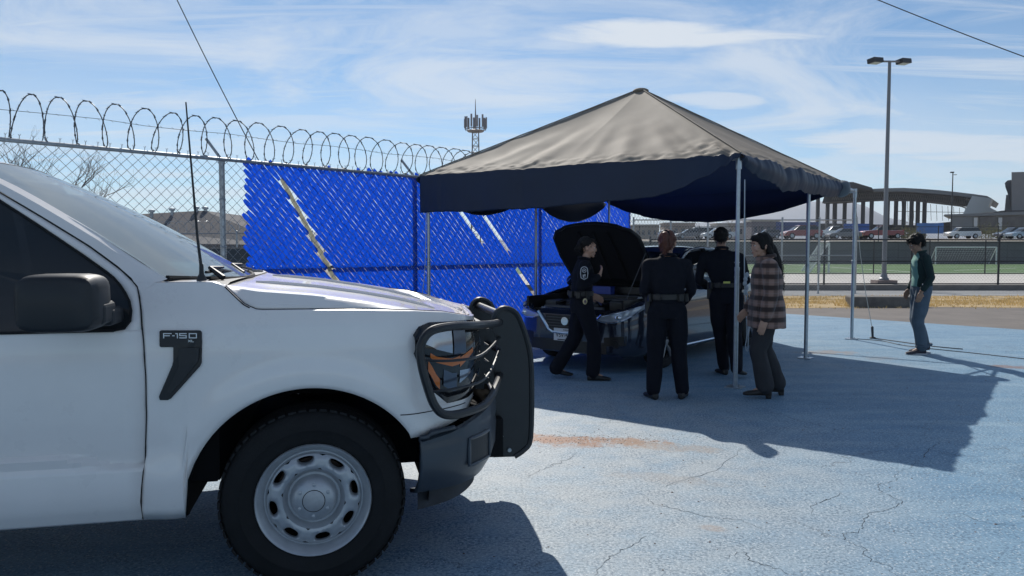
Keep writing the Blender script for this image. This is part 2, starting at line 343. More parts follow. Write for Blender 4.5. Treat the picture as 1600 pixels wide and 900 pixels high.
def gravel():
    mb = MB(); R = random.Random(5)
    for i in range(800):
        k = R.random()
        if k < .45: x, y = .45+R.gauss(0, .45), 5.72+R.gauss(0, .09)
        elif k < .7: x, y = R.uniform(-.5, 4.5), R.uniform(2.6, 7)
        else: x, y = R.uniform(0, 9), R.uniform(3, 14)
        s = R.uniform(.002, .0065)*(1 if k < .9 else 1.5); h = s*.6
        mb.add([(x-s, y-s*.8, 0), (x+s, y-s*.6, 0), (x+s*.6, y+s, 0), (x-s*.8, y+s*.7, 0), (x, y, h)], [(0, 1, 4), (1, 2, 4), (2, 3, 4), (3, 0, 4)])
    tag(mb.build('gravel', mat('gravel_bits', (.085, .06, .05), .9, col2=(.22, .12, .07), noise_scale=4), fixn=False), 'loose dark grit and crumbs scattered on the blue court', 'gravel', kind='stuff')
gravel()
mb = MB(); mb.box((9.5, 19.05, .12), (1.85, .42, .28)); o = mb.build('concrete_block', mat('stained_concrete', (.17, .155, .14), .95, noise_amt=.3, noise_scale=5, bump=.5)); tag(o, 'low stained concrete block lying in the dry grass', 'concrete block')
bv = o.modifiers.new('b', 'BEVEL'); bv.width = .03; bv.segments = 2

# ---------------------------------------------------------------- fences
FD = Vector((.682, .731, 0)); FP = Vector((.174, 13.6, 0)); FZ = 2.6
def fpt(t, z=0, off=0): return FP - FD*t + Vector((0, 0, z)) + Vector((-FD.y, FD.x, 0))*off   # off > 0: behind the fence
def chain(mb, P, length, z0, z1, s=.126, r=.0032):
    """two families of crossing diagonal wires; P(l, z, off) maps to 3D"""
    h = z1-z0
    for sg in (1, -1):
        l = -h
        while l < length+h:
            a, b_ = (l, z0), (l+h, z1)
            if sg < 0: a, b_ = (l+h, z0), (l, z1)
            (la, za), (lb, zb) = a, b_
            def clip(la, za, lb, zb, lim, low):
                if (la < lim) == low and (lb < lim) == low: return None
                if (la < lim) == low: k = (lim-la)/(lb-la); la, za = lim, za+(zb-za)*k
                elif (lb < lim) == low: k = (lim-la)/(lb-la); lb, zb = lim, za+(zb-za)*k
                return la, za, lb, zb
            q = clip(la, za, lb, zb, 0, True)
            q = clip(*q, length, False) if q else None
            if q:
                n = max(1, int(abs(q[3]-q[1])/s)) if r > .003 else 1; pts = []
                for i in range(n+1):
                    k = i/n; pts.append(P(q[0]+(q[2]-q[0])*k, q[1]+(q[3]-q[1])*k, sg*.004*(1 if i % 2 else -1) if n > 1 else sg*.003))
                mb.tube(pts, r, 3, cap=False)
            l += s
def main_fence():
    f = empty('chain_link_fence', fpt(2.3), label='tall chain-link fence with bright blue slats and coiled razor wire on top', cat='fence')
    inv = Matrix.Translation(-f.location)
    def B(mb, name, m, **k):
        o = mb.build(name, m, f, **k); o.data.transform(inv); return o
    t_left, t_cor = 17.0, -3.49
    for t in (14.3, 11.2, 8.15, 5.59, 2.45, -.55, t_cor):
        if t == 8.15: continue
        mb = MB(); mb.bar(fpt(t, -.05, .05), fpt(t, FZ-.02, .05), .036, 12); mb.lathe([(.0, .03), (.03, .025), (.042, 0), (.042, -.05), (.037, -.05)], 12, fpt(t, FZ-.0, .05), 'Z')
        p = B(mb, 'post', galv, smooth=True)
        mb = MB(); a = fpt(t, FZ, .05); mb.bar(a, a+Vector((-.21, .05, .27)), .019, 8); B(mb, 'outrigger_arm', galv, smooth=True)
        for z in (.3, .9, 1.5, 2.1):
            mb = MB(); q = fpt(t, z, .05); mb.lathe([(.039, -.012), (.043, 0), (.039, .012)], 12, q, 'Z')
            if t > 4: B(mb, 'tie_band', galv, smooth=True)
    mb = MB(); mb.bar(fpt(t_left, FZ), fpt(t_cor-3, FZ-.0), .024, 10); B(mb, 'top_rail', galv, smooth=True)
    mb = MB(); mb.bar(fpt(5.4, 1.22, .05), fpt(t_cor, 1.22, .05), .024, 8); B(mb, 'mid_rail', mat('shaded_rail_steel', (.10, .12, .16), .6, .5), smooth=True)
    mb = MB(); P = lambda l, z, off: fpt(t_left-l, z, off+.0)
    chain(mb, P, t_left-t_cor+3, .03, FZ-.02, .126)
    l = 0
    while l < t_left-t_cor+3:      # twisted wire ends above the rail
        p = fpt(t_left-l, FZ, 0); mb.tube([p, p+Vector((0, 0, .055))], .004, 3, cap=False); mb.tube([p+Vector((-.012, 0, .07)), p+Vector((0, 0, .05)), p+Vector((.012, 0, .07))], .0035, 3, cap=False); l += .126
    tag(B(mb, 'wire_mesh', wire, fixn=False), kind='stuff')
    # slats: one object each, cut at two open strips
    R = random.Random(11); T_L, T_R = 5.32, t_cor+.02; cuts = [((1.9, FZ), (1.05, 1.60), .040), ((.92, 2.02), (-.62, .32), .034), ((4.78, 2.42), (3.95, 1.02), .042)]
    s = .100
    pos = T_L+.0; k = 0
    def cutspan(t_of, a, b_):
        """split a slat (z from a to b) where it meets an open strip"""
        spans = [(a, b_)]
        for (ta, za), (tb, zb), w in cuts:
            res = []
            for (u, v) in spans:
                # slat t(z)=t_of(z) ; strip centre tc(z)
                n = 60; inside = [];
                for i in range(n+1):
                    z = u+(v-u)*i/n; kk = (z-za)/(zb-za); tc_ = ta+(tb-ta)*kk
                    inside.append(0 <= kk <= 1 and abs(t_of(z)-tc_) < w)
                st = None
                for i in range(n+1):
                    z = u+(v-u)*i/n
                    if not inside[i] and st is None: st = z
                    if inside[i] and st is not None:
                        if z-st > .05: res.append((st, z-(v-u)/n))
                        st = None
                if st is not None and v-st > .03: res.append((st, v))
            spans = res
        return spans
    tt = T_L+FZ          # slats run down to the right: t falls by dz
    sk = 0
    while tt > T_R-.02:
        t_of = lambda z, tt=tt: tt-(FZ-z)   # at the top z=FZ t=tt ; lower z -> smaller t (further right)
        jit = R.uniform(-.04, .04)
        z_hi = min(FZ+.02+R.uniform(-.03, .04), FZ-(tt-T_L)+jit); z_lo = max(.05+R.uniform(-.02, .03), FZ-(tt-T_R)) if tt-(FZ-.05) < T_R else .05+R.uniform(-.02, .03)
        if R.random() < .04: z_hi -= .10
        for (a, b_) in cutspan(t_of, z_lo, z_hi):
            if b_-a < .06: continue
            zg = [a]+[q*.063 for q in range(int(a/.063)+1, int(b_/.063)+1) if a+.01 < q*.063 < b_-.01]+[b_]; n = len(zg)-1; G = []; ph = R.uniform(-.0012, .0012); tilt = R.uniform(-.003, .003)
            for i in range(n+1):
                z = zg[i]; par = (int(round(z/.063))+sk) % 2; w = .0350+(.0016 if par else -.0026)+R.uniform(-.0006, .0006); tip = .62 if i in (0, n) else 1
                c = fpt(t_of(z), z, .0); ax = (FD+Vector((0, 0, 1))).normalized()       # perpendicular to the slat, in the fence plane
                o = Vector((-FD.y, FD.x, 0)); bul = .007*(1 if par else -1)
                G.append([c+ax*w*tip*q+o*(bul*(1-abs(q))+ph+tilt*q) for q in (-1, -.5, 0, .5, 1)])
            mb = MB(); mb.grid(G); B(mb, 'slat', blue_slat, fixn=False)
        tt -= s; sk += 1
    olive = mat('faded_olive_strip', (.30, .29, .21), .6, transl=.35, noise_amt=.3, noise_scale=5)
    for (ta, za), (tb, zb), w in cuts[2:]:
        a, b_ = fpt(ta, za, .012), fpt(tb, zb, .012); ax = (b_-a).normalized().cross(Vector((-FD.y, FD.x, 0))).normalized(); mb = MB()
        mb.grid([[a.lerp(b_, k/14)+ax*q+Vector((-FD.y, FD.x, 0))*.006*(k % 2) for q in (-.032, -.012, .012, .032)] for k in range(15)]); B(mb, 'faded_strip', olive, fixn=False)
    # razor coil: one object per turn
    rad = .235; pitch = .29; cz = FZ+.03+rad
    def turn(irr):
        mb = MB(); pts = []
        for i in range(25):
            a = 2*pi*i/24 - pi/2
            pts.append(Vector((0, 0, 0))+FD*(pitch*i/24+irr[0]*sin(a))+Vector((-FD.y, FD.x, 0))*(rad*cos(a)*(1+irr[1]))+Vector((0, 0, rad*sin(a)*(1+irr[2]))))
        mb.tube(pts, .0058, 5, cap=False)
        for i in range(0, 24, 2):
            d = (pts[i+1]-pts[i]).normalized(); c = pts[i]; n = d.cross(Vector((.3, .5, .8))).normalized()
            q = d.cross(n)
            mb.add([c-d*.032+n*.016, c-d*.010, c-d*.032-n*.016, c+d*.032+n*.016, c+d*.010, c+d*.032-n*.016, c+q*.011, c-q*.011], [(0, 1, 6), (1, 2, 7), (3, 4, 6), (4, 5, 7), (0, 6, 7), (5, 6, 7)])
        return mb
    vs = [turn((R.uniform(-.04, .04), R.uniform(-.05, .05), R.uniform(-.05, .05))) for i in range(6)]; me = []
    rw = mat('razor_wire_steel', (.09, .10, .115), .55, .7)
    t = 12.5; i = 0
    while t > t_cor-.5:
        dens = 1 if t > 1.9 else .62
        if len(me) < 6:
            o = vs[i].build('razor_wire_loop', rw, f, fixn=False); me.append(o.data)
        else:
            o = bpy.data.objects.new('razor_wire_loop', me[i % 6]); C.objects.link(o); o.parent = f
        o.location = fpt(t, cz)-f.location; t -= pitch*dens; i += 1
    mb = MB()
    pts = [fpt(12.5-.5*j, FZ+.32+.012*sin(j*1.9), .03) for j in range(34)]; mb.tube(pts, .0028, 4)
    for j in range(120):
        p = fpt(12.5-.137*j, FZ+.32, .03); mb.bar(p+Vector((-.015, 0, .012)), p+Vector((.015, 0, -.012)), .002, 3)
    B(mb, 'barbed_wire', rw, fixn=False)
    return f
main_fence()
# loose roll of mesh lying at the fence foot
mb = MB()
def roll(l, z, off):
    a = z*5.2; return Vector((.02, 11.95, .12))+Vector((.80, -.34, 0))*(l-.3)*.9+Vector((.3*sin(a)+.25*(z-.5), .85*(z-.5), .10*cos(a*1.3)+.03*sin(l*9)-.03))
chain(mb, roll, 1.1, 0, 1.0, .085, .0045)
tag(mb.build('crumpled_mesh', wire, fixn=False), 'crumpled piece of wire mesh lying at the foot of the blue fence', 'wire mesh')
# overhead cables
mb = MB(); a, b_ = atY(410, 262, 14.5), atY(262, -30, 14.5); mb.tube([a+(b_-a)*k/8+Vector((0, 0, -.05*sin(pi*k/8))) for k in range(9)]+[b_+(b_-a)*1.5], .010, 5); mb.bar(a, (a.x+.8, 14.5, 0), .01, 5)
tag(mb.build('guy_cable', dark_post), 'dark guy cable rising steeply behind the razor wire', 'cable')
mb = MB(); a, b_ = atY(1345, -15, 16), atY(1640, 107, 16); d = b_-a; mb.tube([a-d*1.5]+[a+d*k/10+Vector((0, 0, .10*(k/10)**2-.05)) for k in range(14)]+[a+d*3.5+Vector((0, 0, .9))], .011, 5)
tag(mb.build('power_line', dark_post), 'thick black power line crossing the upper right sky', 'cable')

def simple_fence(name, p0, p1, z0, H, n, rails, m, label, mesh=.1, pr=.03, wr=.0018, arms=False, coil=False, group=None):
    p0, p1 = Vector((*p0, 0)), Vector((*p1, 0)); d = p1-p0; L = d.length; d.normalize()
    f = empty(name, (p0.x, p0.y, z0), label=label, cat='fence', group=group); P = lambda l, z, off=0: d*l+Vector((0, 0, z))
    me = None
    for i in range(n+1):
        if me is None:
            mb = MB(); mb.bar((0, 0, -.05), (0, 0, H+.04), pr, 8); mb.ell((0, 0, H+.05), (pr*1.2, pr*1.2, pr), 8, 4)
            if arms: mb.bar((0, 0, H), (-.2, 0, H+.3), pr*.6, 5)
            o = mb.build('post', m, f, smooth=True); me = o.data
        else: o = bpy.data.objects.new('post', me); C.objects.link(o); o.parent = f
        o.location = d*(L*i/n)
    for z in rails:
        mb = MB(); mb.bar(P(0, z), P(L, z), pr*.7, 6); mb.build('rail', m, f, smooth=True)
    mb = MB(); chain(mb, P, L, .02, H, mesh, wr); tag(mb.build('wire_mesh', m, f, fixn=False), kind='stuff')
    if coil:
        mb = MB(); mb.tube([P(i*.025, H+.25+.2*sin(i*.42))+Vector((d.y, -d.x, 0))*.2*cos(i*.42) for i in range(int(L/.025))], .008, 4, cap=False); mb.build('razor_wire', m, f, fixn=False)
    return f
bf = mat('black_fence_paint', (.028, .03, .034), .55)
simple_fence('sports_fence', (4.9, 26.6), (38.95, 26.6), .18, 1.66, 11, (1.60, .84, .04), bf, 'near black chain-link fence between the pavement kerb and the lamp post', .12, .035, .0016)
simple_fence('field_fence', (7.0, 37.8), (52, 37.8), .18, 1.62, 16, (1.6, .03), bf, 'farther black chain-link fence along the near edge of the green field', .15, .03, .0016)
simple_fence('wall_top_fence', (6, T0+3), (80, T0+3), 2.05, 1.35, 14, (1.33, .0), bf, 'thin dark fence on the raised ground above the grey wall', .25, .04, .0035)
simple_fence('grey_fence', (3.95, 24.4), (11.2, 24.4), 0, 2.42, 6, (2.40, 1.25), galv, 'weathered galvanised chain-link fence seen under the canopy behind the sedan', .1, .03, .0022)
# field retaining wall
fw_ = empty('retaining_wall', (5, T0-.05, .1), label='long grey block retaining wall at the far side of the field', cat='wall')
wm = mat('grey_block_wall', (.17, .165, .17), .9, noise_amt=.18, noise_scale=.9, bump=.4, bump_scale=9); R = random.Random(2)
mb = MB(); mb.box((47, .12, .93), (96, .2, 1.9)); mb.build('wall_core', seam, fw_)
me = None
for i in range(31):
    for j in range(3):
        if me is None: mb = MB(); mb.box((0, 0, 0), (3.05, .12, .60)); o = mb.build('wall_panel', wm, fw_); me = o.data
        else: o = bpy.data.objects.new('wall_panel', me); C.objects.link(o); o.parent = fw_
        o.location = (1.5+i*3.07, R.uniform(-.008, .008), .31+j*.615)
mb = MB(); mb.box((47, 0, 1.93), (96, .34, .09)); mb.build('wall_cap', concrete, fw_)
# ---------------------------------------------------------------- far things
def mountains():
    mb = MB(); G = []
    def H(x, y):
        e = 0
        for cx, w, h in ((1290, 260, 165), (1460, 330, 200), (1130, 240, 150), (1680, 300, 120), (900, 300, 100), (2000, 500, 90), (-900, 700, 70), (300, 600, 60)):
            e = max(e, h*exp(-((x-cx)/w)**2))
        return e*(1+.25*noise.noise((x*.004, y*.004, 0))+.08*noise.noise((x*.02, y*.02, 5)))
    for j in range(9):
        y = 3000+j*130; k = sin(pi*min(1, (j+.0)/8)); G.append([(x, y, -3+H(x, y)*k*1.15) for x in range(-2600, 3600, 40)])
    mb.grid(G); tag(mb.build('mountains', mat('bare_hills', (.21, .225, .26), .95, noise_amt=.25, noise_scale=.004), smooth=True, angle=80), kind='structure')  # bluish tone puts part of the distance haze into the hill colour
mountains()
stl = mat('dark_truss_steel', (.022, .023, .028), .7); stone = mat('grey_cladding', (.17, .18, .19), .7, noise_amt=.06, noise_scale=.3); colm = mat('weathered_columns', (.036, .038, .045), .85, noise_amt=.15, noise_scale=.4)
def stadium():
    Y = 300; b = empty('stadium_stand', (150, Y, 3.5), label='open stadium stand with a curved grey roof on a row of dark columns', cat='stadium'); o0 = Vector(b.location)
    p = lambda px, py, y=Y: atY(px, py, y)-o0
    def pr(name, poly, y0, y1, m):
        mb = MB(); mb.prism(poly, lambda q: p(q[0], q[1], y0), lambda q: Vector(((p(q[0], q[1], y0).x+o0.x)*(1+(y1/y0-1)*1.15)-o0.x, y1-Y, p(q[0], q[1], y0).z)), 0); return mb.build(name, m, b)
    top = [(1364, 295), (1385, 294), (1411, 293.5), (1440, 295), (1467, 297), (1495, 300), (1520, 303), (1542, 306), (1549.5, 310)]
    pr('roof', top+[(1545, 318), (1530, 311), (1500, 306), (1460, 302.5), (1411, 299), (1364, 299)], 296, 330, stone)
    pr('roof_wing', [(1300, 286.5), (1318, 284.6), (1333, 284.3), (1362, 293), (1364, 297), (1340, 294), (1325, 299), (1298, 297)], 290, 326, colm)
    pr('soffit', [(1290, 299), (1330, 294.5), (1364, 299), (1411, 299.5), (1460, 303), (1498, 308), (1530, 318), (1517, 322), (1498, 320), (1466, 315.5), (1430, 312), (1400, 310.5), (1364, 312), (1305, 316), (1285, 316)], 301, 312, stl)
    pr('end_wall', [(1519, 306), (1549.5, 310), (1544.5, 323), (1560, 331), (1504.5, 334.5), (1511, 322)], 292, 299.5, mat('pale_end_wall', (.46, .49, .50), .45))
    # truss web under the roof, real bars
    R = random.Random(4); mb = MB()
    for i in range(60):
        x = 1300+i*3.6; yb = interp(x, [(1300, 313), (1364, 311), (1430, 312), (1500, 321), (1520, 325)]); yt = interp(x, [(1300, 302), (1411, 300), (1500, 307), (1530, 318)])
        mb.bar(p(x, yt, 300.5), p(x+3.5, yb, 299.5), .16, 4); mb.bar(p(x+3.5, yt, 300.5), p(x, yb, 299.5), .13, 4)
    mb.tube([p(x, y, 299) for x, y in ((1285, 317), (1364, 313), (1430, 314), (1500, 322), (1512, 326))], .22, 4)
    mb.build('roof_truss', mat('rusty_truss', (.10, .09, .082), .8), b)
    mb = MB()
    for x0 in range(1400, 1512, 9): mb.bar(p(x0, interp(x0, [(1400, 312), (1512, 326)]), 301), p(x0+1, 345, 301), .09, 4)
    mb.bar(p(1400, 330, 301), p(1510, 332, 301), .10, 4); tag(mb.build('stair_mast', stl, b), None)
    me = None
    for i, x in enumerate([1268, 1283, 1298.5, 1310, 1325.5, 1341, 1354.5, 1368, 1393, 1406.5, 1419, 1431, 1441, 1451.5]):
        zt = p(x, interp(x, [(1268, 306), (1364, 306), (1451, 312)])); w = 1.15 if i != 3 and i != 8 else 1.35
        mb = MB(); mb.box((zt.x, 3, zt.z/2), (w, 1.2, zt.z)); mb.box((zt.x, 3, zt.z-.3), (w*1.5, 1.5, .6)); mb.build('column', colm, b)
    pr('seating_tier', [(1230, 352), (1290, 349), (1430, 352), (1500, 345), (1500, 362), (1230, 362)], 316, 330, colm)
stadium()
def arena():
    Y = 280; b = empty('arena_building', (200, Y, 3.5), label='massive plain grey building with a dark curved bay at the right edge', cat='building'); o0 = Vector(b.location)
    def pr(name, poly, y0, y1, m):
        mb = MB(); mb.prism(poly, lambda q: atY(q[0], q[1], y0)-o0, lambda q: Vector((atY(q[0], q[1], y0).x*(1+(y1/y0-1)*1.15), y1, atY(q[0], q[1], y0).z))-o0); return mb.build(name, m, b)
    pr('wall', [(1580.5, 269), (1700, 266), (1700, 365), (1580.5, 360)], 280, 330, mat('grey_render', (.20, .195, .20), .85, noise_amt=.1, noise_scale=.1))
    pr('curved_bay', [(1580, 281), (1574, 282), (1570, 286), (1571, 293), (1574, 301), (1577, 312), (1580, 318)], 284, 300, mat('dark_glazing', (.05, .065, .09), .25))
    pr('side_pier', [(1580, 326), (1578, 312), (1574, 304), (1572, 305), (1569.5, 330), (1580, 330)], 286, 296, stone)
    pr('pier', [(1560, 330), (1566, 329), (1620, 328), (1620, 334), (1540, 335)], 262, 285, colm)
arena()
def low_building():
    Y = 230; b = empty('low_building', (160, Y, 3.9), label='long low pale building with dark openings below the curved stand', cat='building'); o0 = Vector(b.location)
    def pr(name, poly, y0, y1, m):
        mb = MB(); mb.prism(poly, lambda q: atY(q[0], q[1], y0)-o0, lambda q: Vector((atY(q[0], q[1], y0).x*(1+(y1/y0-1)*1.15), y1, atY(q[0], q[1], y0).z))-o0); return mb.build(name, m, b)
    cw = mat('buff_wall', (.25, .235, .215), .9, noise_amt=.15, noise_scale=.2)
    pr('wall', [(1486, 336), (1640, 334), (1640, 364), (1486, 364)], 230, 250, cw)
    pr('roof', [(1474, 337.5), (1476, 335), (1520, 333.5), (1640, 329), (1640, 334.5), (1520, 337.5)], 228.8, 251, stone)
    for x0, x1, m in ((1488, 1520, 'p'), (1531, 1556, 'd'), (1566, 1600, 'd')):
        pr('facade_panel', [(x0, 338), (x1, 337.5), (x1, 363), (x0, 363)], 229.6, 230.2, stone if m == 'p' else mat('dim_facade', (.13, .12, .115), .85, noise_amt=.3, noise_scale=.3))
    for x0 in (1521.5, 1560): pr('door', [(x0, 340), (x0+6, 340), (x0+5, 359), (x0, 359)], 229.4, 229.9, mat('white_door', (.6, .6, .6), .6))
low_building()
def hoarding(x0, x1, y0, y1, Y, m, label, n=8):
    a, b_ = atY(x0, y1, Y), atY(x1, y1, Y); z1 = atY(x0, y0, Y).z; f = empty('site_hoarding', (a.x, Y, a.z), label=label, cat='hoarding', group='blue hoardings round the stadium'); L = b_.x-a.x; w = L/n
    for i in range(n):
        mb = MB(); mb.box((w*(i+.5), 0, (z1-a.z)/2-.2), (w*.985, .06, z1-a.z+.4)); mb.build('panel', m, f)
bh = mat('blue_hoarding', (.02, .09, .34), .6, noise_amt=.12, noise_scale=.4)
hoarding(1318, 1358, 349.5, 364, 150, bh, 'blue hoarding panels behind the white pickup and dark sedan')
hoarding(1432, 1474, 348.5, 362, 160, mat('mid_blue_hoarding', (.05, .16, .42), .6, noise_amt=.15, noise_scale=.4), 'lighter blue corrugated hoarding to the right of the man, below the columns')
hoarding(1212, 1280, 347, 366, 155, mat('deep_blue_hoarding', (.02, .045, .17), .6, noise_amt=.15, noise_scale=.4), 'dark blue hoarding panels behind the red hatchback')
def wagon(name, poly, Y, m, label, cat, depth=2.5):
    p0 = atY(*poly[0], Y); o = empty(name, p0, label=label, cat=cat)
    mb = MB(); mb.prism(poly, lambda q: atY(*q, Y)-p0, lambda q: atY(*q, Y)-p0+Vector((0, depth, 0))); mb.build('body', m, o); return o

def car(name, x, y, z, rz, body, kind, label, group='cars parked along the far road', s=1.0, cat='car'):
    """far car: lower body, glasshouse, wheels with rims, lamps.  local +x = forward"""
    r = empty(name, (x, y, z), rz, label, cat, group); r.scale = (s, s, s); hw = .88
    P = {'sedan': ([(2.25, .35), (2.28, .62), (2.0, .80), (1.1, .93), (-1.5, .97), (-2.15, .95), (-2.28, .7), (-2.22, .35)], [(1.15, .92), (.45, 1.40), (-.7, 1.42), (-1.6, .96)]),
         'hatch': ([(2.0, .35), (2.03, .65), (1.75, .84), (1.05, .97), (-1.9, 1.02), (-2.02, .8), (-1.98, .35)], [(1.1, .95), (.45, 1.46), (-1.3, 1.48), (-1.95, 1.0)]),
         'suv': ([(2.25, .4), (2.28, .8), (2.05, .98), (1.2, 1.08), (-2.1, 1.12), (-2.25, .9), (-2.2, .4)], [(1.2, 1.07), (.6, 1.62), (-1.75, 1.64), (-2.15, 1.1)]),
         'pickup': ([(2.65, .45), (2.7, .9), (2.5, 1.05), (1.5, 1.15), (.9, 1.17), (-.75, 1.17), (-.8, 1.12), (-2.65, 1.12), (-2.7, .5)], [(1.0, 1.16), (.35, 1.72), (-.55, 1.74), (-.8, 1.16)]),
         'van': ([(2.5, .4), (2.5, .9), (2.2, 1.15), (-2.5, 1.2), (-2.5, .4)], [(2.15, 1.15), (1.5, 1.95), (-2.4, 1.98), (-2.5, 1.18)])}[kind]
    def slab(poly, hw, ins, m, nm, shrink=.03):
        mb = MB(); cx = sum(q[0] for q in poly)/len(poly); cz = min(q[1] for q in poly)
        R = []
        for w, k, sh in ((-hw, ins, 1), (-hw+.09, 1, 1), (hw-.09, 1, 1), (hw, ins, 1)):
            R.append([(cx+(q[0]-cx)*k, w-(math.copysign(1, w))*(q[1]-cz)*shrink*8*(.5 if nm != 'body' else .12), cz+(q[1]-cz)*(k if k != 1 else 1)) for q in poly])
        mb.rings(R); return mb.build(nm, m, r, smooth=True, angle=30)
    bm_ = mat('car_paint_'+body[0], body[1], .3, metal=.2, coat=.6)
    slab(P[0], hw, .97, bm_, 'body'); g = P[1]; slab(g, hw-.07, .97, mat('dark_car_glass', (.02, .025, .03), .08), 'glasshouse')
    t = [(g[1][0]+.06, g[1][1]-.03), (g[1][0]-.05, g[1][1]+.035), (g[2][0]+.02, g[2][1]+.035), (g[2][0]-.06, g[2][1]-.03)]; slab(t, hw-.16, .98, bm_, 'roof', 0)
    wb = 1.32 if kind != 'pickup' else 1.75
    for sx in (wb, -wb):
        for sy in (-1, 1):
            mb = MB(); R_ = .33 if kind in ('sedan', 'hatch') else .38; mb.lathe([(0, .0), (R_*.9, 0), (R_, .04), (R_, .18), (R_*.9, .22), (0, .22)], 16, (sx, -.11+sy*.79, R_)); w = mb.build('wheel', rubber, r, smooth=True)
            mb = MB(); mb.lathe([(0, 0), (R_*.58, 0), (R_*.6, .02), (0, .03)], 12, (sx, sy*.905-.012, R_)); mb.build('rim', galv, w)
    for sy in (-1, 1):
        f = P[0][1]; mb = MB(); mb.box((f[0]-.12, sy*.68, f[1]+.02), (.25, .34, .14)); mb.build('headlight', mat('lamp_lens', (.6, .62, .65), .15), r)
        bk = P[0][-2]; mb = MB(); mb.box((bk[0]+.05, sy*.72, bk[1]), (.12, .24, .16)); mb.build('taillight', mat('red_lens', (.35, .02, .02), .2), r)
    return r
def zt(Y): return interp(Y, [(63.4, 1.98), (88, 2.585), (112, 2.93), (200, 3.7), (320, 4.6)])
def pcar(px, Y, heading, body, kind, label, name='parked_car', **k):
    p = atY(px, 370, Y); return car(name, p.x, Y, zt(Y)-.02, heading, body, kind, label, **k)
red = ('red', (.20, .015, .02)); white = ('white', (.62, .63, .64)); dkb = ('dark_blue', (.02, .03, .06)); silv = ('silver', (.40, .43, .46)); grey = ('grey', (.10, .10, .11)); lblue = ('light_blue', (.28, .36, .44))
pcar(1252, 92, pi, red, 'hatch', 'dark red car parked at the far road, seen between the two right canopy poles', s=1.12)
pcar(1302, 104, pi, white, 'pickup', 'white pickup truck parked in front of the stadium columns', name='pickup_truck', cat='pickup')
pcar(1318, 97, pi, grey, 'sedan', 'dark low sedan parked overlapping the tail of the white pickup', s=.92)
pcar(1377, 103, pi, red, 'pickup', 'red pickup truck parked behind the lamp post', name='pickup_truck', s=1.02, cat='pickup')
pcar(1504, 100, pi, white, 'suv', 'white SUV parked alone on the far road right of the man', s=.93, cat='SUV')
pcar(1573, 150, pi, white, 'van', 'small white van parked farthest back below the low building', name='parked_van', s=.62, cat='van')
pcar(1603, 150, pi, red, 'hatch', 'reddish car partly cut off by the right edge behind the white van', s=.7)
pcar(1585, 100, pi, dkb, 'sedan', 'dark blue sedan parked behind the pale blue car at the right edge', s=1.05)
pcar(1602, 94, pi, lblue, 'sedan', 'pale silver blue car nearest the right edge on the far road', s=.98)
pcar(1105, 98, 0, white, 'van', 'white van parked beyond the grey fence, above the sedan roof', name='parked_van', s=.75, cat='van')
pcar(1122, 92, pi, silv, 'sedan', 'silver sedan parked in front of the white van behind the grey fence', s=.9)
pcar(1078, 95, pi, grey, 'sedan', 'dark grey sedan parked left of the white van behind the grey fence', s=.85)
pcar(1046, 105, .4, silv, 'hatch', 'silver hatchback parked farthest left behind the grey fence', s=.8)
pcar(1200, 110, pi, dkb, 'suv', 'dark SUV parked behind the woman in the plaid coat', s=.8, cat='SUV')
o = wagon('yellow_machine', [(1337, 366), (1337, 373.5), (1348, 373.5), (1348, 365.5), (1342, 364)], 99, mat('machine_yellow', (.45, .33, .05), .6), 'small yellow machine between the dark sedan and the red pickup', 'machine', 1.5)
mb = MB(); p0 = o.location
for dx in (.18, .75): mb.lathe([(0, 0), (.2, 0), (.2, .15), (0, .15)], 12, (dx, -.16, -.45))
mb.build('wheel', rubber, o)
# distant low houses / clutter behind the grey fence
R = random.Random(21)
for i, (px, w, y0, y1, Y, c, lb) in enumerate(((1010, 40, 352, 372, 190, (.32, .27, .22), 'tan flat-roofed house beyond the fence, left of the woman with the ponytail'), (1062, 48, 349, 370, 210, (.28, .22, .18), 'brownish flat-roofed house far behind the dark grey sedan'),
                                          (1150, 60, 350, 370, 180, (.40, .38, .36), 'pale flat-roofed house far behind the white van'), (1196, 44, 346, 368, 170, (.14, .13, .15), 'dim dark shed beside the deep blue hoarding'))):
    a = atY(px-w/2, y1+6, Y); b_ = atY(px+w/2, y0, Y); h = empty('far_house', a, label=lb, cat='house'); W_, H_ = b_.x-a.x, b_.z-a.z
    mb = MB(); mb.box((W_/2, 3, H_/2), (W_, 6, H_)); mb.build('wall', mat('house_wall_%d' % i if 0 else 'house_wall_'+'abcd'[i], c, .9, noise_amt=.15, noise_scale=.4), h)
    mb = MB(); mb.box((W_/2, 3, H_+.1), (W_+.4, 6.4, .25)); mb.build('roof', concrete, h)
    for k in range(4): mb = MB(); mb.box((W_*(.15+.23*k), -.02, H_*.55), (W_*.1, .1, H_*.3)); mb.build('window', mat('dark_glazing', (.05, .065, .09), .25), h)

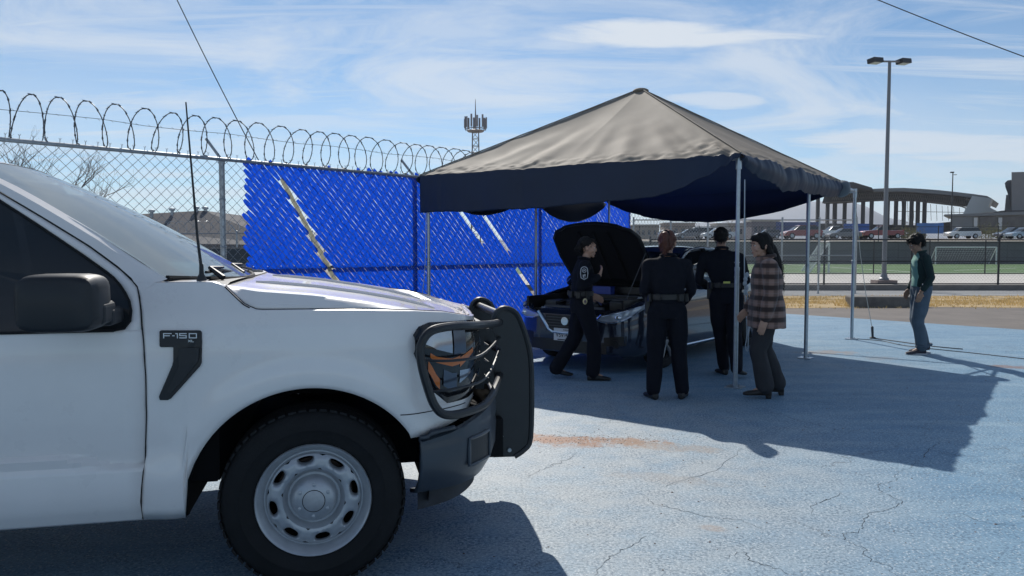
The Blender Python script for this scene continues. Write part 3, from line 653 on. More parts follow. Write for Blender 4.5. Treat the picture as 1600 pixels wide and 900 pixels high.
def branchy(name, loc, h, label, seed, n0=9, spread=.75, r0=.09, depth=5, m=None):
    R = random.Random(seed); t = empty(name, loc, label=label, cat='tree', group=None); tr = MB(); br = MB()
    def grow(p, d, L, r, k):
        q = p; pts = [p]; rs = [r]
        for i in range(3):
            d = (d+Vector((R.gauss(0, .16), R.gauss(0, .16), R.gauss(.03, .10)))).normalized(); q = q+d*L/3; pts.append(q); rs.append(r*(1-.16*(i+1)))
        (tr if k == 0 else br).tube(pts, rs, 6 if k < 2 else 3, cap=False)
        if k >= depth: return
        for i in range(3 if k < 3 else 2 + (R.random() < .5)):
            a = R.uniform(0, 2*pi); s = spread*R.uniform(.5, 1.1); nd = (d+Vector((cos(a)*s, sin(a)*s, R.uniform(-.1, .5)))).normalized()
            grow(pts[R.choice((1, 2, 3, 3)) if k else 3], nd, L*R.uniform(.62, .82), r*.55, k+1)
    grow(Vector((0, 0, 0)), Vector((.05, 0, 1)), h*.26, r0, 0)
    m = m or mat('bare_bark', (.16, .12, .10), .9, noise_amt=.2); tr.build('trunk', m, t, fixn=False); br.build('crown', m, t, fixn=False); return t
p = atY(45, 388, 21); branchy('bare_tree', (p.x, 21, 0), 6.6, 'larger leafless tree behind the fence, above the truck roof at the left edge', 4, r0=.10, depth=6)
p = atY(84, 388, 27); branchy('bare_tree', (p.x, 27, 0), 5.9, 'smaller leafless tree right of the other bare tree behind the fence', 9, r0=.08, depth=6)
p = atY(1150, 370, 120); branchy('bare_tree', (p.x, 120, 2.9), 4.5, 'leafless dusty tree far beyond the grey fence, left of the right canopy poles', 12, r0=.22, depth=5, m=mat('dusty_bark', (.28, .24, .20), .9))
def shrub(px, Y, w, h, label, seed, col):
    R = random.Random(seed); p = atY(px, 370, Y); s = empty('shrub', (p.x, Y, zt(Y)), label=label, cat='shrub'); mb = MB()
    for i in range(700):
        a = Vector((R.gauss(0, .35)*w, R.gauss(0, .35)*w*.6, abs(R.gauss(.35, .3))*h)); d = Vector((R.gauss(0, 1), R.gauss(0, 1), R.gauss(0, 1)))*.11; e = Vector((R.gauss(0, 1), R.gauss(0, 1), R.gauss(0, 1)))*.11
        mb.add([a, a+d, a+e], [(0, 1, 2)])
    mb.build('crown', mat('shrub_'+str(col[0])[2:]+'_leaf' if 0 else 'dusty_leaf', (.10, .10, .05), .9, col2=(.17, .16, .09), noise_scale=2, transl=.2), s, fixn=False)
    mb = MB(); mb.tube([(0, 0, -.1), (0, 0, h*.5)], .05, 5); mb.build('trunk', mat('bare_bark', (.16, .12, .10)), s)
shrub(1418, 103, 2.6, 1.9, 'dusty green shrub just above the head of the man in green', 1, (.1,))
shrub(1560, 104, 4.0, 2.0, 'dusty shrubs between the white SUV and the dark blue sedan', 2, (.1,))
shrub(1540, 108, 3.4, 1.9, 'brownish bush right behind the white SUV tail', 3, (.1,))
shrub(1428, 118, 2.0, 1.3, 'low dry bush left of the blue corrugated hoarding', 6, (.1,))

def tower():
    Y = 150; p = atY(743.5, 388, Y); t = empty('mobile_mast', (p.x, Y, 0), label='lattice mobile phone mast with a ring of antennas behind the canopy', cat='mast'); m = mat('mast_steel', (.26, .25, .27), .6, .4)
    zt_ = atY(743, 205, Y).z
    mb = MB(); hw = lambda z: 1.35-.5*z/zt_
    for i in range(4):
        a = pi/4+i*pi/2; mb.tube([(hw(z)*cos(a), hw(z)*sin(a), z) for z in (0, zt_/2, zt_)], .09, 4)
    z = 0; k = 0
    while z < zt_-1:
        z2 = z+1.45
        for i in range(4):
            a, b_ = pi/4+i*pi/2, pi/4+(i+1)*pi/2
            if k % 2: a, b_ = b_, a
            mb.bar((hw(z)*cos(a), hw(z)*sin(a), z), (hw(z2)*cos(b_), hw(z2)*sin(b_), z2), .055, 4); mb.bar((hw(z2)*cos(a), hw(z2)*sin(a), z2), (hw(z2)*cos(b_), hw(z2)*sin(b_), z2), .05, 4)
        z = z2; k += 1
    mb.build('lattice_shaft', m, t)
    mb = MB(); mb.lathe([(.3, -.15), (1.55, -.15), (1.75, .1), (1.55, .2), (.3, .1)], 12, (0, 0, zt_), 'Z'); mb.tube([(2.1*cos(a*pi/8), 2.1*sin(a*pi/8), zt_+.4) for a in range(16)], .09, 4, closed=True); mb.build('platform', m, t)
    ztop = atY(743, 155, Y).z
    mb = MB(); mb.tube([(0, 0, zt_), (0, 0, zt_+2.9), (0, 0, ztop)], [.22, .16, .05], 6); mb.build('spire', m, t)
    R = random.Random(5)
    for i in range(12):
        a = 2*pi*i/12+.2; r = 2.05; h = R.uniform(1.7, 2.5); mb = MB(); mb.bar((r*cos(a), r*sin(a), zt_+.1), (r*cos(a), r*sin(a), zt_+h+.6), .045, 4); mb.box((r*1.08*cos(a), r*1.08*sin(a), zt_+.6+h/2), (.16, .34, h), rz=a); mb.build('antenna_panel', m, t)
tower()
def lamp_post():
    x, y = 13.62, 27.4; t = empty('lamp_post', (x, y, .18), label='tall grey double-armed lamp post on a concrete plinth beside the black fence', cat='lamp post'); m = mat('grey_pole_paint', (.22, .23, .25), .5, .3)
    mb = MB(); mb.box((0, 0, .07), (.72, .55, .14)); mb.build('plinth', mat('plinth_concrete', (.25, .2, .185), .9, noise_amt=.2), t)
    mb = MB(); mb.lathe([(.17, .14), (.17, .2), (.12, .24), (.11, .34), (.085, .38)], 16, axis='Z'); mb.build('base_flange', m, t, smooth=True)
    mb = MB(); mb.tube([(0, 0, .3), (0, 0, 4), (0, 0, 8.05)], [.085, .072, .055], 14); mb.build('pole', m, t, smooth=True)
    d = Vector((1, .55, .0)).normalized(); a = Vector((0, 0, 8.02))
    mb = MB(); mb.bar(a-d*.62+Vector((0, 0, -.06)), a+d*.62+Vector((0, 0, .08)), .035, 8); mb.build('arm', m, t)
    for s in (-1, 1):
        c = a+d*s*.80+Vector((0, 0, .02+.08*s)); mb = MB(); mb.box(c, (.50, .30, .16), rz=atan2(d.y, d.x), ry=-.07, rx=-.12); h = mb.build('lamp_head', dark_post, t)
        mb = MB(); mb.box(c+Vector((0, 0, -.085)), (.36, .22, .02), rz=atan2(d.y, d.x), ry=-.07, rx=-.12); mb.build('lens', mat('lamp_lens', (.6, .62, .65), .15), h)
lamp_post()
p = atY(1486, 365, 112); t = empty('lamp_post', (p.x, 112, 2.9), label='slim far lamp post in front of the curved stadium roof', cat='lamp post')
mb = MB(); mb.tube([(0, 0, 0), (0, 0, 9.8)], [.12, .07], 8); mb.build('pole', dark_post, t); mb = MB(); mb.box((-.12, 0, 9.85), (.45, .3, .18)); mb.box((.35, 0, 9.5), (.4, .2, .08)); mb.build('lamp_head', dark_post, t)
def goal(x, y, w, h, label, side=False, rz=0):
    t = empty('football_goal', (x, y, .18), rz, label, 'goal', 'white football goals'); m = mat('white_goal_paint', (.7, .7, .7), .6)
    for s in (0, 1): mb = MB(); mb.bar((w*s, 0, 0), (w*s, 0, h), .05, 8); mb.build('post', m, t)
    mb = MB(); mb.bar((0, 0, h), (w, 0, h), .05, 8); mb.build('crossbar', m, t)
    for s in (0, 1): mb = MB(); mb.bar((w*s, 0, h), (w*s, .95, 0), .035, 6); mb.build('back_stay', m, t)
    mb = MB()
    for i in range(24): mb.bar((w*i/23, 0, h), (w*i/23, .95, 0), .006, 3)
    for i in range(8): k = i/8; mb.bar((0, .95*k, h*(1-k)), (w, .95*k, h*(1-k)), .006, 3)
    tag(mb.build('net', m, t), kind='stuff')
goal(34.2, 60.5, 4.9, 1.38, 'white football goal standing at the far wall right of the man in green')
goal(17.0, 40.2, 2.6, 1.62, 'white football goal seen end-on between the two right canopy poles', rz=radians(78))
# left background: grey gabled shed, second fence, parked car
def shed():
    Y = 48; o = empty('gabled_shed', (-22, Y, 0), label='long grey shed with a shallow gabled roof and roof vents behind the fence', cat='building'); o0 = Vector(o.location)
    def A(px, py, y): return atY(px, py, y)-o0
    rf = mat('grey_roof_sheet', (.105, .10, .105), .9, noise_amt=.15, noise_scale=.6, bump=.3, bump_scale=6)
    mb = MB(); e0, e1 = A(150, 379, Y), A(452, 383, Y); r0, r1 = A(190, 336, Y+9), A(318, 329, Y+7); r2 = A(420, 342, Y+9)
    mb.add([e0, e1, r2, r1, r0, A(60, 345, Y+9)], [(0, 1, 2, 3, 4, 5)]); mb.add([q+Vector((0, 0, -.12)) for q in (e0, e1, r2, r1, r0, A(60, 345, Y+9))], [(0, 1, 2, 3, 4, 5)]); mb.add([e0, e1, e1+Vector((0, 0, -.25)), e0+Vector((0, 0, -.25))], [(0, 1, 2, 3)])
    mb.build('roof', rf, o)
    mb = MB(); x0, x1 = e0.x+.3, e1.x-.3; mb.box(((x0+x1)/2, 1, (e0.z)/2-.12), (x1-x0, .3, e0.z)); mb.build('wall', mat('dim_shed_wall', (.085, .075, .07), .9, noise_amt=.2, noise_scale=.5), o)
    for k in range(4):
        px = (237, 269, 307, 321)[k]; q = A(px, (334, 331.5, 329, 329.5)[k], Y+7); mb = MB(); mb.lathe([(.12, -.3), (.12, .10), (.22, .12), (.22, .28), (.0, .32)], 10, q, 'Z'); mb.build('roof_vent', galv, o)
    for k in range(5):
        mb = MB(); mb.box((x0+(x1-x0)*(.2+.17*k), .83, e0.z*.55), (1.2, .06, .8)); mb.build('window', mat('dark_glazing', (.05, .065, .09), .25), o)
shed()
simple_fence('yard_fence', (-22, 30.5), (-7.2, 27.0), 0, 2.05, 5, (2.03,), galv, 'second chain-link fence with coiled wire in front of the grey shed', .12, .035, .0028, arms=True, coil=True)
car('parked_car', -9.75, 24.6, 0, radians(195), grey, 'hatch', 'grey hatchback parked behind the fence, seen past the truck antenna', group=None)
simple_fence('boundary_fence', (-60, 75), (15, 75), 0, 2.2, 20, (2.2,), galv, 'distant wire fence across the open ground at the left', .3, .05, .005)
# ---------------------------------------------------------------- pickup truck
TA = radians(12.7); TO = Vector((-.849, 3.15, 0))
paint = mat('white_truck_paint', (.90, .84, .80), .28, coat=.7, noise_amt=.035, noise_scale=2.5)
def truck():
    tr = empty('pickup_truck', TO, TA, 'white pickup truck with black grille guard in the left foreground', 'pickup')
    WID = 2.03
    def ws(z): return interp(z, [(.33, .075), (.37, .05), (.43, .035), (.50, .028), (.575, .03), (.60, .04), (.66, .028), (.85, .010), (1.05, .004), (1.16, .018), (1.21, .035), (1.26, .060), (1.33, .092), (1.90, .092+.57*.42)])
    path = catmull([(-.70, 0, 0), (-.5, 0, 0), (-.25, 0, 0), (0, 0, 0), (.2, 0, 0), (.36, .004, 0), (.46, .022, 0), (.55, .06, 0), (.63, .115, 0), (.70, .19, 0), (.75, .30, 0), (.79, .45, 0), (.82, .70, 0), (.835, 1.015, 0)], 10)
    nrm = []
    for i in range(len(path)):
        d = path[min(i+1, len(path)-1)]-path[max(i-1, 0)]; nrm.append(Vector((d.y, -d.x, 0)).normalized())   # outward
    AC = (-.01, .375); AR = .513
    def arch(u): return AC[1]+sqrt(max(0, AR**2-(u-AC[0])**2)) if abs(u-AC[0]) < AR else 0
    def ztop(u): return interp(u, [(-.70, 1.338), (-.40, 1.338), (-.36, 1.325), (-.32, 1.285), (-.27, 1.238), (-.22, 1.217), (.17, 1.214), (.45, 1.203), (.6, 1.19), (.70, 1.168), (.76, 1.15), (.84, 1.14)])
    def zbot(i):
        u = path[i].x
        if u < AC[0]-AR+.005: return .352
        if u < .42: return arch(u)
        return interp(u, [(.42, .640), (.55, .655), (.70, .69), (.76, .73), (.84, .74)])
    def bp(i, z, d=0, mir=False):
        u = path[i].x; q0 = path[i].copy()
        if u < -.5: u = q0.x = -.5+(u+.5)/.2*(-.5-(interp(z, SEAM)+.0015))*1.0
        p = q0+nrm[i]*(d-ws(z))
        r = sqrt((u-AC[0])**2+(z-AC[1])**2)
        if u < -.48: p = p+nrm[i]*(.012*sstep(.595, .575, z)*sstep(.36, .44, z)-.006*exp(-((z-.47)/.02)**2))
        if z < 1.15: p = p+nrm[i]*(.016*exp(-((r-.575)/.055)**2)+.006*sstep(.60, .52, r))
        return Vector((p.x, WID-p.y if mir else p.y, z))
    SEAM = [(.362, -.688), (.45, -.685), (.6, -.668), (.80, -.653), (.958, -.650), (1.10, -.655), (1.22, -.668), (1.30, -.685), (1.34, -.70)]
    K = len(path)
    # arch edge refinement: extra stations handled by dense path
    for mir in (False, True):
        G = []
        for i in range(K):
            if path[i].y > .46: break
            zb, zt_ = zbot(i), ztop(path[i].x); n = 18
            G.append([bp(i, zb+(zt_-zb)*j/n, 0, mir) for j in range(n+1)]+[bp(i, zt_+.003, -.006, mir), bp(i, zt_+.0035, -.024, mir), bp(i, zt_-.02, -.027, mir)])
        mb = MB(); mb.grid(G); fe = mb.build('fender', paint, tr, smooth=True, angle=28)
        so_ = fe.modifiers.new('s', 'SOLIDIFY'); so_.thickness = .012; so_.offset = -1
        # arch lip and black liner
        mb = MB(); R = [[], [], []]
        for k in range(41):
            a = pi*(k/40)*1.0; a = radians(-6)+(pi+radians(2))*k/40
            u, z = AC[0]+AR*cos(a), AC[1]+AR*sin(a)
            for q, (dw, rr) in enumerate(((.024, 0), (.10, .006), (.75, -.0))):
                w = ws(z)+dw; R[q].append((AC[0]+(AR+rr)*cos(a), WID-w if mir else w, AC[1]+(AR+rr)*sin(a)))
        mb.grid(R); mb.build('wheel_arch_liner', mat('liner_black', (.012, .012, .013), .9, spec=.2), tr, smooth=True)
        mb = MB(); s_ = -1 if mir else 1; mb.box((-.60, (WID-.5) if mir else .5, .62), (.16, .8, .55)); mb.build('inner_panel', MATS['liner_black'], tr); mb = MB(); mb.box((.52, (WID-.5) if mir else .5, .62), (.05, .6, .40)); mb.build('inner_panel', MATS['liner_black'], tr)
        # hood / fender gap and lower fender line
        mb = MB(); pts = [bp(i, ztop(path[i].x)+.004, -.0215, mir) for i in range(K) if -.37 < path[i].x and path[i].y < .42]; mb.tube(pts, .0030, 5); mb.tube([bp(i, ztop(path[i].x)+.001, .001, mir) for i in range(K) if -.37 < path[i].x < -.235], .003, 5)
        mb.tube([bp(i, .752, .0012, mir) for i in range(K) if .37 < path[i].x and path[i].y < .2], .0022, 4); mb.build('panel_gap', seam, tr)
    # hood
    def hc(u): return interp(u, [(-.60, 1.338), (-.40, 1.326), (-.28, 1.315), (0, 1.286), (.23, 1.250), (.40, 1.217), (.55, 1.18), (.66, 1.145), (.74, 1.105), (.80, 1.06), (.86, 1.02)])
    G = []
    st = [i for i in range(K) if path[i].x > -.40]
    rows = [0, .015, .03, .05, .07, .085, .095, .12, .17, .24, .32, .38, .44, .50, .60, .75, .9, 1.0]
    for i in st:
        e = bp(i, ztop(path[i].x)+.004, -.022); u0 = e.x; c = Vector((min(u0+.06*sstep(-.3, .1, u0), .80), WID/2, 0)) if u0 < .70 else Vector((interp(u0, [(.70, .76), (.835, .84)]), WID/2, 0))
        row = []
        for t in rows:
            p = e.lerp(c, t); d = t*(WID/2-e.y)
            cr = min(1, d/.045)*.84+sstep(.045, .12, d)*.08+sstep(.30, .46, d)*.08      # steep shoulder, then the raised centre
            zc = max(hc(p.x), e.z-.03) if t > 0 else e.z
            z = e.z+(zc-e.z)*cr - .012*exp(-((d-.36)/.03)**2)*0
            if u0 > .66: z = e.z+(zc-e.z)*cr
            row.append(Vector((p.x, p.y, z)))
        G.append(row+[Vector((q.x, WID-q.y, q.z)) for q in reversed(row[:-1])])
    mb = MB(); mb.grid(G); hd = mb.build('hood', paint, tr, smooth=True, angle=40)
    so_ = hd.modifiers.new('s', 'SOLIDIFY'); so_.thickness = .015; so_.offset = -1
    for s_ in (0, 1):
        mb = MB(); pts = [Vector((u, .56+.10*(u+.3) if not s_ else WID-.56-.10*(u+.3), hc(u)+.003)) for u in [(-.28+.08*k) for k in range(12)]]
        mb.tube(pts, [.006]+[.013]*10+[.004], 6); mb.build('hood_crease', paint, tr, smooth=True)
    # fender top / cowl
    mb = MB(); mb.grid([[(u, w, 1.330+.004*sin(w*3)-.012*(abs(w-1.015) > .85)) for w in [.10+k*.122 for k in range(16)]] for u in (-.66, -.5, -.41, -.35)]); mb.build('cowl_panel', black_pl, tr, smooth=True)
    mb = MB(); mb.grid([[bp(i, 1.337, 0)+Vector((0, d, .003+d*.06)) for d in (0, .03, .08)] for i in range(0, 14)]); mb.build('fender_cap', paint, tr, smooth=True)
    # inner dark blocks so nothing shows through; wide floor panel added to keep light out
    mb = MB(); mb.box((.18, WID/2, .95), (1.0, 1.1, .34)); mb.box((-.9, WID/2, .62), (1.0, 1.7, .3)); mb.box((-2.6, WID/2, .52), (4.3, 1.2, .26)); mb.box((.3, WID/2, .48), (1.3, .9, .2)); mb.box((-2.75, WID/2, .42), (4.3, 1.86, .05)); mb.build('chassis', MATS['liner_black'], tr)
    mb = MB(); mb.bar((0, .25, .39), (0, WID-.25, .39), .055, 10); mb.bar((-3.68, .25, .39), (-3.68, WID-.25, .39), .07, 10); mb.bar((-.12, .5, .6), (-.02, .36, .42), .04); mb.build('axle', mat('rusty_chassis', (.05, .035, .03), .8), tr)
    # doors: strips on the body side surface
    door_seam = [(-.688, .362), (-.685, .45), (-.668, .6), (-.653, .80), (-.650, .958), (-.655, 1.10), (-.668, 1.22), (-.685, 1.30), (-.72, 1.36), (-.80, 1.425)]
    def sid(px, py):      # pixel on the tumblehome surface, solved once here in truck space
        w = .15
        a = (px-800)/F_PX; b_ = (450-py)/F_PX; r = Vector((a, cos(PITCH)+b_*sin(PITCH), -sin(PITCH)+b_*cos(PITCH)))
        iw = Vector((-sin(TA), cos(TA), 0)); fw = Vector((cos(TA), sin(TA), 0))
        for _ in range(6):
            t = (w+TO.dot(iw))/r.dot(iw); p = r*t; z = EYE+p.z; w = ws(z)
        return ((p-TO).dot(fw), z)
    seam_up = [sid(215, 446), sid(190, 422), sid(140, 385), sid(70, 342), sid(0, 300.5)]
    d = (seam_up[-1][0]-seam_up[1][0], seam_up[-1][1]-seam_up[1][1]); seam_up.append((seam_up[-1][0]+d[0]*.28, seam_up[-1][1]+d[1]*.28)); top_corner = seam_up[-1]
    door_seam = door_seam[:8]+seam_up
    win = [sid(178, 516.5), sid(192, 515), sid(202, 508), sid(205, 496), sid(205, 480), sid(201, 467), sid(190, 448), sid(175, 431), sid(130, 399), sid(60, 352), sid(0, 313.5)]
    d = (win[-1][0]-win[-3][0], win[-1][1]-win[-3][1]); win.append((win[-1][0]+d[0]*.28, win[-1][1]+d[1]*.28)); wz = win[0][1]
    P3 = lambda u, z, off=0, mir=False: Vector((u, (WID-ws(z)-off) if mir else ws(z)+off, z))
    def resample(L, n):
        L = [Vector((*q, 0)) for q in L]; ds = [0]
        for a, b_ in zip(L, L[1:]): ds.append(ds[-1]+(b_-a).length)
        out = []
        for i in range(n+1):
            s_ = ds[-1]*i/n; k = 0
            while k < len(L)-2 and ds[k+1] < s_: k += 1
            f_ = (s_-ds[k])/max(1e-9, ds[k+1]-ds[k]); q = L[k].lerp(L[k+1], f_); out.append((q.x, q.y))
        return out
    GL = glass('tinted_side_glass', (.02, .025, .035), .8)
    UR = -1.79
    for mir in (False, True):
        dr = empty('door', (0, 0, 0)); dr.parent = tr
        lower = [q for q in door_seam if q[1] < wz-.01]
        zs = [.352, .36, .40, .44, .50, .55, .575, .585, .60, .62, .66, .72, .80, .9, 1.0, 1.06, 1.10, wz-.012, wz]
        def useam(z): return interp(z, [(b_, a) for a, b_ in sorted(door_seam, key=lambda q: q[1])]) - .0015
        mb = MB(); G = []
        def lowstep(u, z):       # pressed line that dips towards the front of the door
            zl = interp(u, [(-1.6, .640), (-1.05, .648), (-.95, .642), (-.85, .612), (-.74, .590), (-.6, .59)]); return -.026*sstep(zl+.010, zl-.010, z)*sstep(.36, .44, z)
        us = [UR, -1.6, -1.4, -1.2, -1.1, -1.0, -.95, -.9, -.85, -.8, -.75]
        zs2 = sorted(set(zs+[.57, .59, .605, .615, .625, .635, .645, .655, .665]))
        for z in zs2: G.append([P3(u, z, lowstep(u, z), mir) for u in us+[useam(z)]])
        mb.grid(G)
        up = resample([q for q in [(useam(wz), wz)]+[q for q in door_seam if q[1] > wz+.005]], 24); up = [(a-.004, b_) for a, b_ in up]; wi = resample(win, 24)
        mb.grid([[P3(*a, 0, mir) for a in up], [P3(*a, 0, mir) for a in wi]])
        # header and rear frame
        zt_ = top_corner[1]; wt = win[-1]
        mb.grid([[P3(up[-1][0], up[-1][1], 0, mir), P3(wt[0], wt[1], 0, mir)], [P3(UR, up[-1][1]+.03, 0, mir), P3(UR, wt[1], 0, mir)]])
        db = mb.build('door_skin', paint, dr, smooth=True, angle=28); so_ = db.modifiers.new('s', 'SOLIDIFY'); so_.thickness = .012; so_.offset = -1 if not mir else -1
        mb = MB(); wi2 = [(a, b_) for a, b_ in wi]+[(UR+.05, wi[-1][1]), (UR+.05, wz)]
        cu_, cz_ = -1.3, 1.4; vs = [P3(cu_, cz_, .012, mir)]+[P3(a, b_, .010, mir) for a, b_ in wi2]; mb.add(vs, [(0, i, i % (len(vs)-1)+1) for i in range(1, len(vs))]); mb.build('window', GL, dr)
        mb = MB(); mb.tube([P3(a, b_, -.001, mir) for a, b_ in wi], .005, 6); mb.tube([P3(UR+.02, wz, -.003, mir), P3(wi[0][0], wz, -.003, mir)], .0065, 6); mb.build('window_seal', seam, dr)
        mb = MB(); mb.tube([P3(a-.002, b_, .0005, mir) for a, b_ in resample([(useam(z)+.003, z) for z in ((.36), .45, .6, .8, .96, 1.1)]+[q for q in door_seam if q[1] > 1.15], 60)], .0028, 5); mb.build('panel_gap', seam, dr)
        if 1:
            mb = MB(); y0 = -.035; mb.tube([(-1.60, y0, .99), (-1.58, y0-.01, 1.0), (-1.40, y0-.01, 1.0), (-1.38, y0, .99)], .018, 8)
            if mir: mb.v = [(x, WID-y, z) for x, y, z in mb.v]
            mb.build('door_handle', black_pl, dr)
        # A pillar and roof side
        mb = MB(); gl_lo = [(-.585, 1.352, .125), (-.70, 1.43, .165), (-.85, 1.53, .205), (-1.02, 1.635, .25), (-1.2, 1.74, .295), (-1.36, 1.815, .335), (-1.50, 1.862, .37)]
        sp_ = resample([q for q in door_seam if q[1] > 1.27], 12); gp = catmull(gl_lo, 2)
        A_ = [P3(a+.006, b_, 0, mir) for a, b_ in sp_]; Bm = []
        for u, z, w in gp[:13]: Bm.append(Vector((u, (WID-w) if mir else w, z)))
        M_ = [(a.lerp(b_, .55)+Vector((0, (.012 if mir else -.012), .006))) for a, b_ in zip(A_, Bm)]
        mb.grid([A_, M_, Bm]); mb.add([A_[0], Bm[0], P3(-.655, 1.30, 0, mir), P3(-.66, 1.338, .01, mir)], [(0, 2, 1), (0, 3, 2)] if 0 else [(0, 1, 3), (0, 2, 3)])
        mb.build('windshield_pillar', paint, tr, smooth=True)
        # rocker
        mb = MB(); mb.grid([[P3(u, .352, .0, mir), P3(u, .34, .06, mir), (u, (WID-.2) if mir else .2, .36)] for u in (-.52, -1.0, -1.8, -2.7)]); mb.build('sill', black_pl, tr)
    # windscreen (curved glass) and roof
    def wsg(s_, t):   # s 0 bottom..1 top ; t -1..1 across
        ub = -.585+.23*(1-abs(t)**2.2); zb = 1.352-.030*(1-t*t); ut = -1.50+.10*(1-t*t); zt__ = 1.862+.020*(1-t*t)
        hw = .89+(.645-.89)*s_; u = ub+(ut-ub)*s_; z = zb+(zt__-zb)*s_ + .035*sin(pi*s_)*(1)
        return Vector((u, WID/2+t*hw, z))
    mb = MB(); mb.grid([[wsg(i/12, -1+j/8) for j in range(17)] for i in range(13)]); mb.build('windshield', glass('windshield_glass', (.66, .82, .80), .04, .02, dust_glare=.56), tr, smooth=True)
    mb = MB(); mb.tube([wsg(0, -1+j/8)+Vector((0, 0, .004)) for j in range(17)], .012, 6); mb.build('windshield_seal', seam, tr)
    mb = MB(); mb.grid([[wsg(.965+.035*i, -1+j/8)+Vector((0, 0, -.004)) for j in range(17)] for i in (0, 1)]); mb.grid([[wsg(i/8, -1+.055*k)+Vector((0, 0, -.004)) for k in (0, 1)] for i in range(9)]); mb.build('black_glass_border', seam, tr)
    mb = MB(); G = []
    for k, u in enumerate((0, -.06, -.16, -.35, -.8, -1.2)):
        row = []
        for j in range(17):
            t = -1+j/8; p = wsg(1, t); row.append(Vector((p.x+u, p.y+t*.02*min(1, k), p.z+[.002, .016, .034, .05, .06, .05][k]*(1-.55*abs(t)**3)-(.015 if abs(t) > .99 and k else 0))))
        G.append(row)
    G.append([Vector((-2.92, WID/2+(-1+j/8)*.63, 1.86)) for j in range(17)]); mb.grid(G)
    for mir in (0, 1):
        mb.grid([[Vector((u, (WID-w) if mir else w, z)) for w, z in ((ws(zz), zz), (.36, zz+.035), (.40, zz+.05))] for u, zz in ((-1.47, 1.80), (-1.8, 1.835), (-2.92, 1.80))])
    mb.build('roof', paint, tr, smooth=True, angle=50)
    # rear cab + bed, simple but complete (outside the picture)
    for mir in (False, True):
        mb = MB(); zs = (.352, .45, .58, .61, .8, 1.0, 1.157); mb.grid([[P3(u, z, 0, mir) for u in (-1.80, -2.3, -2.93)] for z in zs]); mb.build('rear_door', paint, tr, smooth=True)
        mb = MB(); mb.grid([[P3(u, z, .01, mir) for u in (-1.86, -2.75)] for z in (1.17, 1.72)]); mb.build('rear_window', GL, tr)
        mb = MB(); mb.grid([[P3(u, z, 0, mir) for u in (-1.79, -1.87)] for z in (1.157, 1.85)]); mb.grid([[P3(u, z, 0, mir) for u in (-2.75, -2.93)] for z in (1.157, 1.85)]); mb.build('pillar', paint, tr)
        mb = MB(); G = []
        for k in range(40):
            u = -2.97-k*1.93/39; du = u+3.68; zb = .375+sqrt(.5**2-du*du) if abs(du) < .5 else .5; G.append([P3(u, zb+(1.42-zb)*j/8, 0 if zb < 1.3 else 0, mir) if zb+(1.42-zb)*j/8 < 1.2 else Vector((u, (WID-.03) if mir else .03, zb+(1.42-zb)*j/8)) for j in range(9)])
        mb.grid(G); mb.build('bed_side', paint, tr, smooth=True)
    mb = MB(); mb.box((-2.95, WID/2, 1.35), (.03, 1.75, 1.0)); mb.box((-4.9, WID/2, 1.0), (.05, 1.9, .8)); mb.box((-3.93, WID/2, .72), (1.9, 1.7, .06)); mb.build('bed', paint, tr)
    mb = MB(); mb.box((-5.02, WID/2, .6), (.14, 1.9, .2)); mb.build('rear_bumper', galv, tr)
    # interior
    inn = mat('cab_interior', (.035, .035, .04), .8)
    mb = MB(); mb.grid([[(u, w, z+.02*sin(w*4)) for w in [.17+.17*k for k in range(11)]] for u, z in ((-.46, 1.27), (-.75, 1.25), (-.98, 1.22), (-1.05, 1.12), (-1.02, .8))]); mb.build('dashboard', inn, tr, smooth=True)
    for w in (.6, 1.43):
        s_ = empty('seat'); s_.parent = tr
        mb = MB(); mb.ell((-1.95, w, 1.12), (.13, .27, .36)); mb.ell((-1.65, w, .78), (.32, .28, .12)); mb.build('cushion', inn, s_, smooth=True); mb = MB(); mb.ell((-1.98, w, 1.55), (.08, .15, .12)); mb.build('headrest', inn, s_, smooth=True)
    mb = MB(); c = Vector((-1.22, 1.42, 1.16)); mb.tube([c+Vector((.19*sin(a)*.35, .19*cos(a), .19*sin(a)*.93)) for a in [2*pi*k/24 for k in range(24)]], .014, 6, closed=True); mb.box(c, (.05, .14, .10)); mb.build('steering_wheel', inn, tr)
    pap = mat('white_paper', (.75, .78, .76), .7)
    mb = MB(); G = [[wsg(.045+.10*i, -.80+.15*j)+Vector((-.006, 0, -.012)) for j in range(3)] for i in range(2)]; mb.grid(G); mb.build('paper_permit', mat('pale_green_paper', (.50, .62, .55), .7), tr)
    mb = MB(); mb.grid([[wsg(.09+.03*i, -.72+.06*j)+Vector((-.004, 0, -.009)) for j in range(2)] for i in range(2)]); mb.build('sticker', pap, tr)
    mb = MB(); mb.grid([[wsg(.86+.05*i, -.40+.10*j)+Vector((-.004, 0, -.009)) for j in range(3)] for i in range(2)]); mb.build('sticker', pap, tr)
    mb = MB(); mb.box((-1.30, WID/2, 1.73), (.03, .24, .065)); mb.build('rear_view_mirror', black_pl, tr)
    # wipers
    for w0, w1 in ((.35, .92), (1.05, 1.62)):
        mb = MB(); a = Vector((-.47, w0, 1.372)); b_ = Vector((-.42, w1, 1.352)); mb.tube([Vector((-.40, w0+.02, 1.345)), a.lerp(b_, .12)+Vector((0, 0, .02)), a.lerp(b_, .55)+Vector((0, 0, .026))], [.014, .010, .006], 6); mb.tube([a, a.lerp(b_, .5)+Vector((0, 0, .012)), b_], .0075, 6); mb.build('wiper', black_pl, tr, smooth=True)
    # badge
    Pb = lambda px, py: sid(px, py)
    poly = [(250, 517.5), (251.5, 516), (313, 516), (315.5, 518.5), (316, 535), (315.5, 566), (313, 572), (268, 622), (263, 624.5), (250.5, 624.5), (249, 619), (270, 570), (271.5, 563), (271.5, 542), (251.5, 542), (250, 540)]
    bd = empty('badge'); bd.parent = tr
